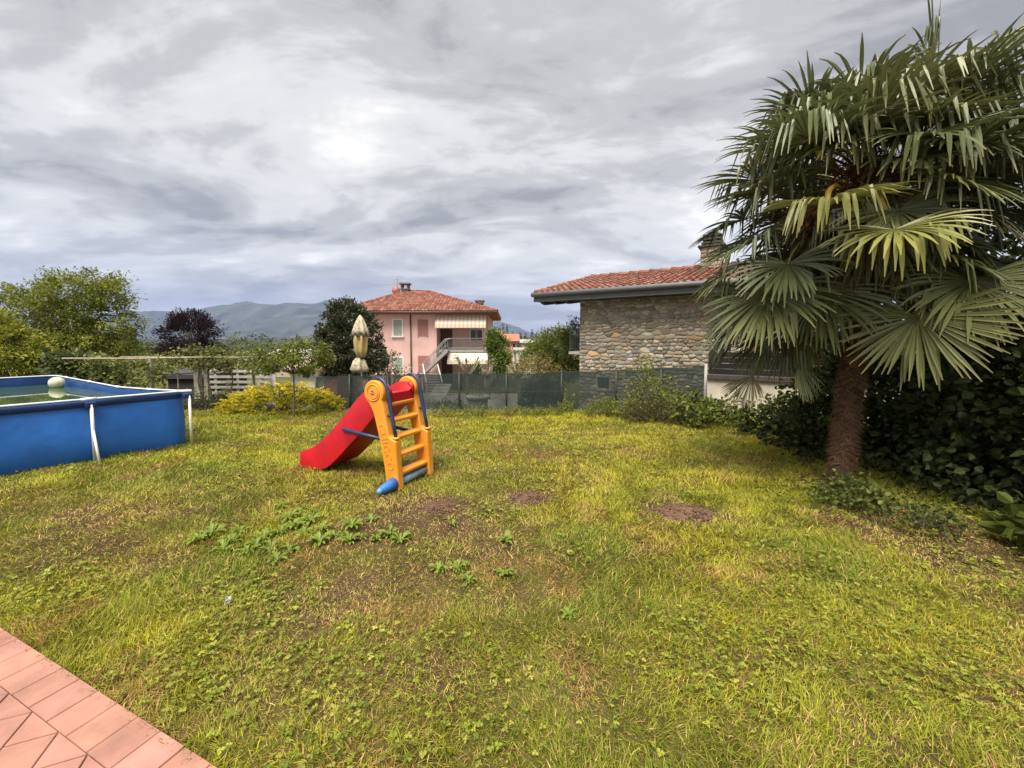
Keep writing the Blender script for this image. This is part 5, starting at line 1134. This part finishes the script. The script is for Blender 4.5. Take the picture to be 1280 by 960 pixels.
def far_woods():
    rng = np.random.default_rng(88); cs = []; rad = []
    def add(px, top, Y, wpx, n):
        k = Y / FPX; zt = CAMH + (HORIZON - top) * k; zb = min(H(0, Y), zt - 3); R_ = wpx * k
        for _ in range(n):
            d = unit(rng.normal(size=3)); d[2] = abs(d[2]); X = (px - 640) * k; cs.append((X + d[0] * R_, Y + d[1] * R_ * .6, zb + (zt - zb) * (.25 + .72 * d[2]))); rad.append(R_ * .35)
    for px in np.arange(-150, 470, 7): add(px + rng.normal(0, 3), np.interp(px, [-150, 150, 200, 280, 300, 350, 380, 440], [432, 436, 433, 427, 421, 420, 421, 426]) + rng.normal(0, 3.5), rng.uniform(70, 130), 10, 13)
    for px in np.arange(130, 330, 8): add(px, 441 + rng.normal(0, 4), rng.uniform(36, 55), 11, 14)
    for px in np.arange(-200, 480, 7): add(px + rng.normal(0, 3), 430 + rng.normal(0, 3), rng.uniform(220, 420), 7, 9)
    for px in np.arange(600, 1300, 8): add(px, 424 + rng.normal(0, 3), rng.uniform(190, 300), 8, 10)
    for px in np.arange(625, 760, 9): add(px, 433 + rng.normal(0, 3), rng.uniform(60, 90), 7, 10)
    cs = np.array(cs); rad = np.array(rad); per = 20; n = len(cs) * per; C = np.repeat(cs, per, 0); rr = np.repeat(rad, per)[:, None]; P = C + rng.normal(size=(n, 3)) * rr * np.array([.6, .6, .4]); L = (rr * .55).ravel() * rng.uniform(.6, 1.3, n)
    o = unit(rng.normal(size=(n, 3)) + np.array([0, -.4, .3])); T = pick(rng, [(.085, .11, .028), (.12, .14, .035), (.16, .17, .045), (.06, .085, .026)], n); T = T * np.repeat(1 + rng.normal(0, .2, (len(cs), 1)), per, 0).clip(.5, 1.6)
    tag(link('far_woods', leaf_mesh('far_woods', P, o, unit(rng.normal(size=(n, 3)) + np.array([0, 0, .8])), L, L * .8, T), MATS['leaf_dull'], kind='stuff'), 'distant belt of mixed green trees across the valley', 'trees')
far_woods()
b = base_at(265, 10.3); shrub('ground_cover', 'dark dry undergrowth between the pool and the golden juniper', (b[0], 10.2, b[2]), (1.0, .5, .34), [(.035, .04, .02), (.06, .055, .03), (.09, .085, .05)], 83, 90, 20, .06, rad=.18, aspect=.25, stems=14, up=.2)
b = base_at(283, 11.3); shrub('currant_bush', 'small yellow-green bush in front of the slatted fence', b, (.42, .4, .75), [(.17, .18, .035), (.13, .15, .03)], 84, 60, 18, .05, rad=.16, aspect=.5)
b = base_at(170, 11.0); shrub('bramble_bush', 'tangled dark bramble bank behind the pool', (b[0], b[1], b[2]), (2.0, .5, .7), [(.04, .05, .02), (.065, .075, .028), (.1, .11, .045)], 85, 170, 20, .06, rad=.2, aspect=.55)

# ------------------------------------------------------------------ lawn weeds, molehills, scrap
def weeds():
    rng = np.random.default_rng(123); lm = M('weed_leaf', (.155, .215, .022), .5, .25, 9, spec=.4, transl=.25)
    me = []
    for v in range(3):
        n = 7; vs_ = []; fs = []; ln = .12; prof = [.004, .007, .010, .014, .015, .011, .001]
        for i in range(n):
            q = i / (n - 1); x = ln * (q - .18 * q * q); z = .042 * math.sin(q * 2.4) * (1 - .3 * v * .3) + .004; w = prof[i] * (1 + .25 * math.sin(i * 2.7 + v)) * .8
            vs_ += [(x, -w, z + w * .35), (x, 0, z), (x, w, z + w * .35)]
        for i in range(n - 1): o = i * 3; fs += [(o, o + 1, o + 4, o + 3), (o + 1, o + 2, o + 5, o + 4)]
        m = MB().add(vs_, fs).mesh('leaf', True); m.materials.append(lm); me.append(m)
    spots = [(375, 640), (345, 637), (265, 672), (300, 667), (330, 674), (368, 660), (420, 671), (452, 674), (486, 670), (465, 650), (310, 692), (345, 702), (388, 652), (572, 712), (586, 727), (548, 713), (630, 721), (712, 772), (565, 655), (630, 676), (400, 680), (440, 660), (280, 690), (358, 630), (250, 678), (500, 678), (383, 633), (362, 650), (380, 668), (405, 664), (437, 678), (470, 676), (320, 684), (290, 680), (395, 640), (350, 668), (338, 690), (362, 690)]
    for i, (px, py) in enumerate(spots):
        g = ground(px, py); t = thing('weed_rosette', 'leafy green weed rosette growing in the bare lawn before the slide', 'weed', (g.x, g.y, float(lawn_z(np.array([g.x]), np.array([g.y]))[0])), rng.uniform(0, 6.28), group='weed rosettes in the lawn')
        nl = rng.integers(16, 26); s = rng.uniform(.45, .95) * (.55 if py > 740 else 1)
        for k in range(nl):
            o = link('leaf', me[k % 3], None, t); o.rotation_euler = (rng.normal(0, .15), rng.uniform(-.40, .12), k * 2.4 + rng.normal(0, .2)); o.scale = (s * rng.uniform(.6, 1.25),) * 3
weeds()
def molehill(label, px, py, rx, ry, h, seed):
    rng = np.random.default_rng(seed); g = ground(px, py); t = thing('molehill', label, 'molehill', (g.x, g.y, g.z)); nr, seg = 12, 30; V = []; F = []
    for i in range(nr + 1):
        q = i / nr
        for k in range(seg):
            a = 2 * math.pi * k / seg; w = 1 + .12 * math.sin(a * 3 + seed) + .10 * math.sin(a * 5); V.append((rx * q * w * math.cos(a), ry * q * w * math.sin(a), h * (1 - q * q) ** 1.2 + rng.normal(0, .006) - .012 * q))
    for i in range(nr):
        for k in range(seg): k2 = (k + 1) % seg; F.append((i * seg + k, i * seg + k2, (i + 1) * seg + k2, (i + 1) * seg + k))
    sm = M('mole_soil', (.11, .065, .042), .95, .35, 30, .9, 90, col2=(.20, .12, .08), spec=.1)
    MB().add(V, F).build('mound', sm, t, True)
    n = 260; a = rng.uniform(0, 6.28, n); q = np.sqrt(rng.random(n)) * 1.05; P = np.stack([rx * q * np.cos(a), ry * q * np.sin(a), h * np.clip(1 - q * q, 0, 1) ** 1.2], 1); cm = MB()
    for p in P: s = rng.uniform(.006, .018); cm.box(p, (s, s * .8, s * .7), tuple(Vector(v) for v in np.linalg.qr(rng.normal(size=(3, 3)))[0]))
    cm.build('soil_crumbs', sm, t, kind='stuff')
molehill('small reddish molehill in the lawn straight behind the weeds', 660, 622, .17, .14, .05, 1)
molehill('wide flat reddish molehill in the lawn towards the palm', 852, 641, .27, .16, .055, 2)
molehill('dark crumbly molehill right beside the slide ladder foot', 548, 634, .16, .11, .04, 3)
def scrap():
    g = ground(289, 757); rng = random.Random(4); t = MB(); vs_ = [(x * .009 + rng.uniform(-.004, .004), y * .013 + rng.uniform(-.004, .004), .035 + rng.uniform(-.012, .014)) for y in range(4) for x in range(4)]
    t.add(vs_, [(j * 4 + i, j * 4 + i + 1, j * 4 + i + 5, j * 4 + i + 4) for j in range(3) for i in range(3)]); o = t.build('paper_scrap', M('paper', (.40, .39, .40), .8, .05, 9), None, loc=(g.x - .03, g.y, g.z)); o.rotation_euler = (R(50), 0, .4)
    md = o.modifiers.new('solid', 'SOLIDIFY'); md.thickness = .002
    tag(o, 'tiny crumpled white paper scrap lying in the grass', 'litter')
scrap()

# ------------------------------------------------------------------ haze: even, pale air round everything
def haze():
    mb = MB().box((0, 4000, 380), (19000, 9990, 1000)); m = bpy.data.materials.new('haze'); m.use_nodes = True; N, L = m.node_tree.nodes, m.node_tree.links
    N.remove(N['Principled BSDF']); v = N.new('ShaderNodeVolumePrincipled'); v.inputs['Color'].default_value = (.42, .55, .95, 1); v.inputs['Density'].default_value = .000095; v.inputs['Anisotropy'].default_value = 0.0
    L.new(v.outputs[0], N['Material Output'].inputs['Volume']); mb.build('haze', m, None, kind='stuff')
haze()
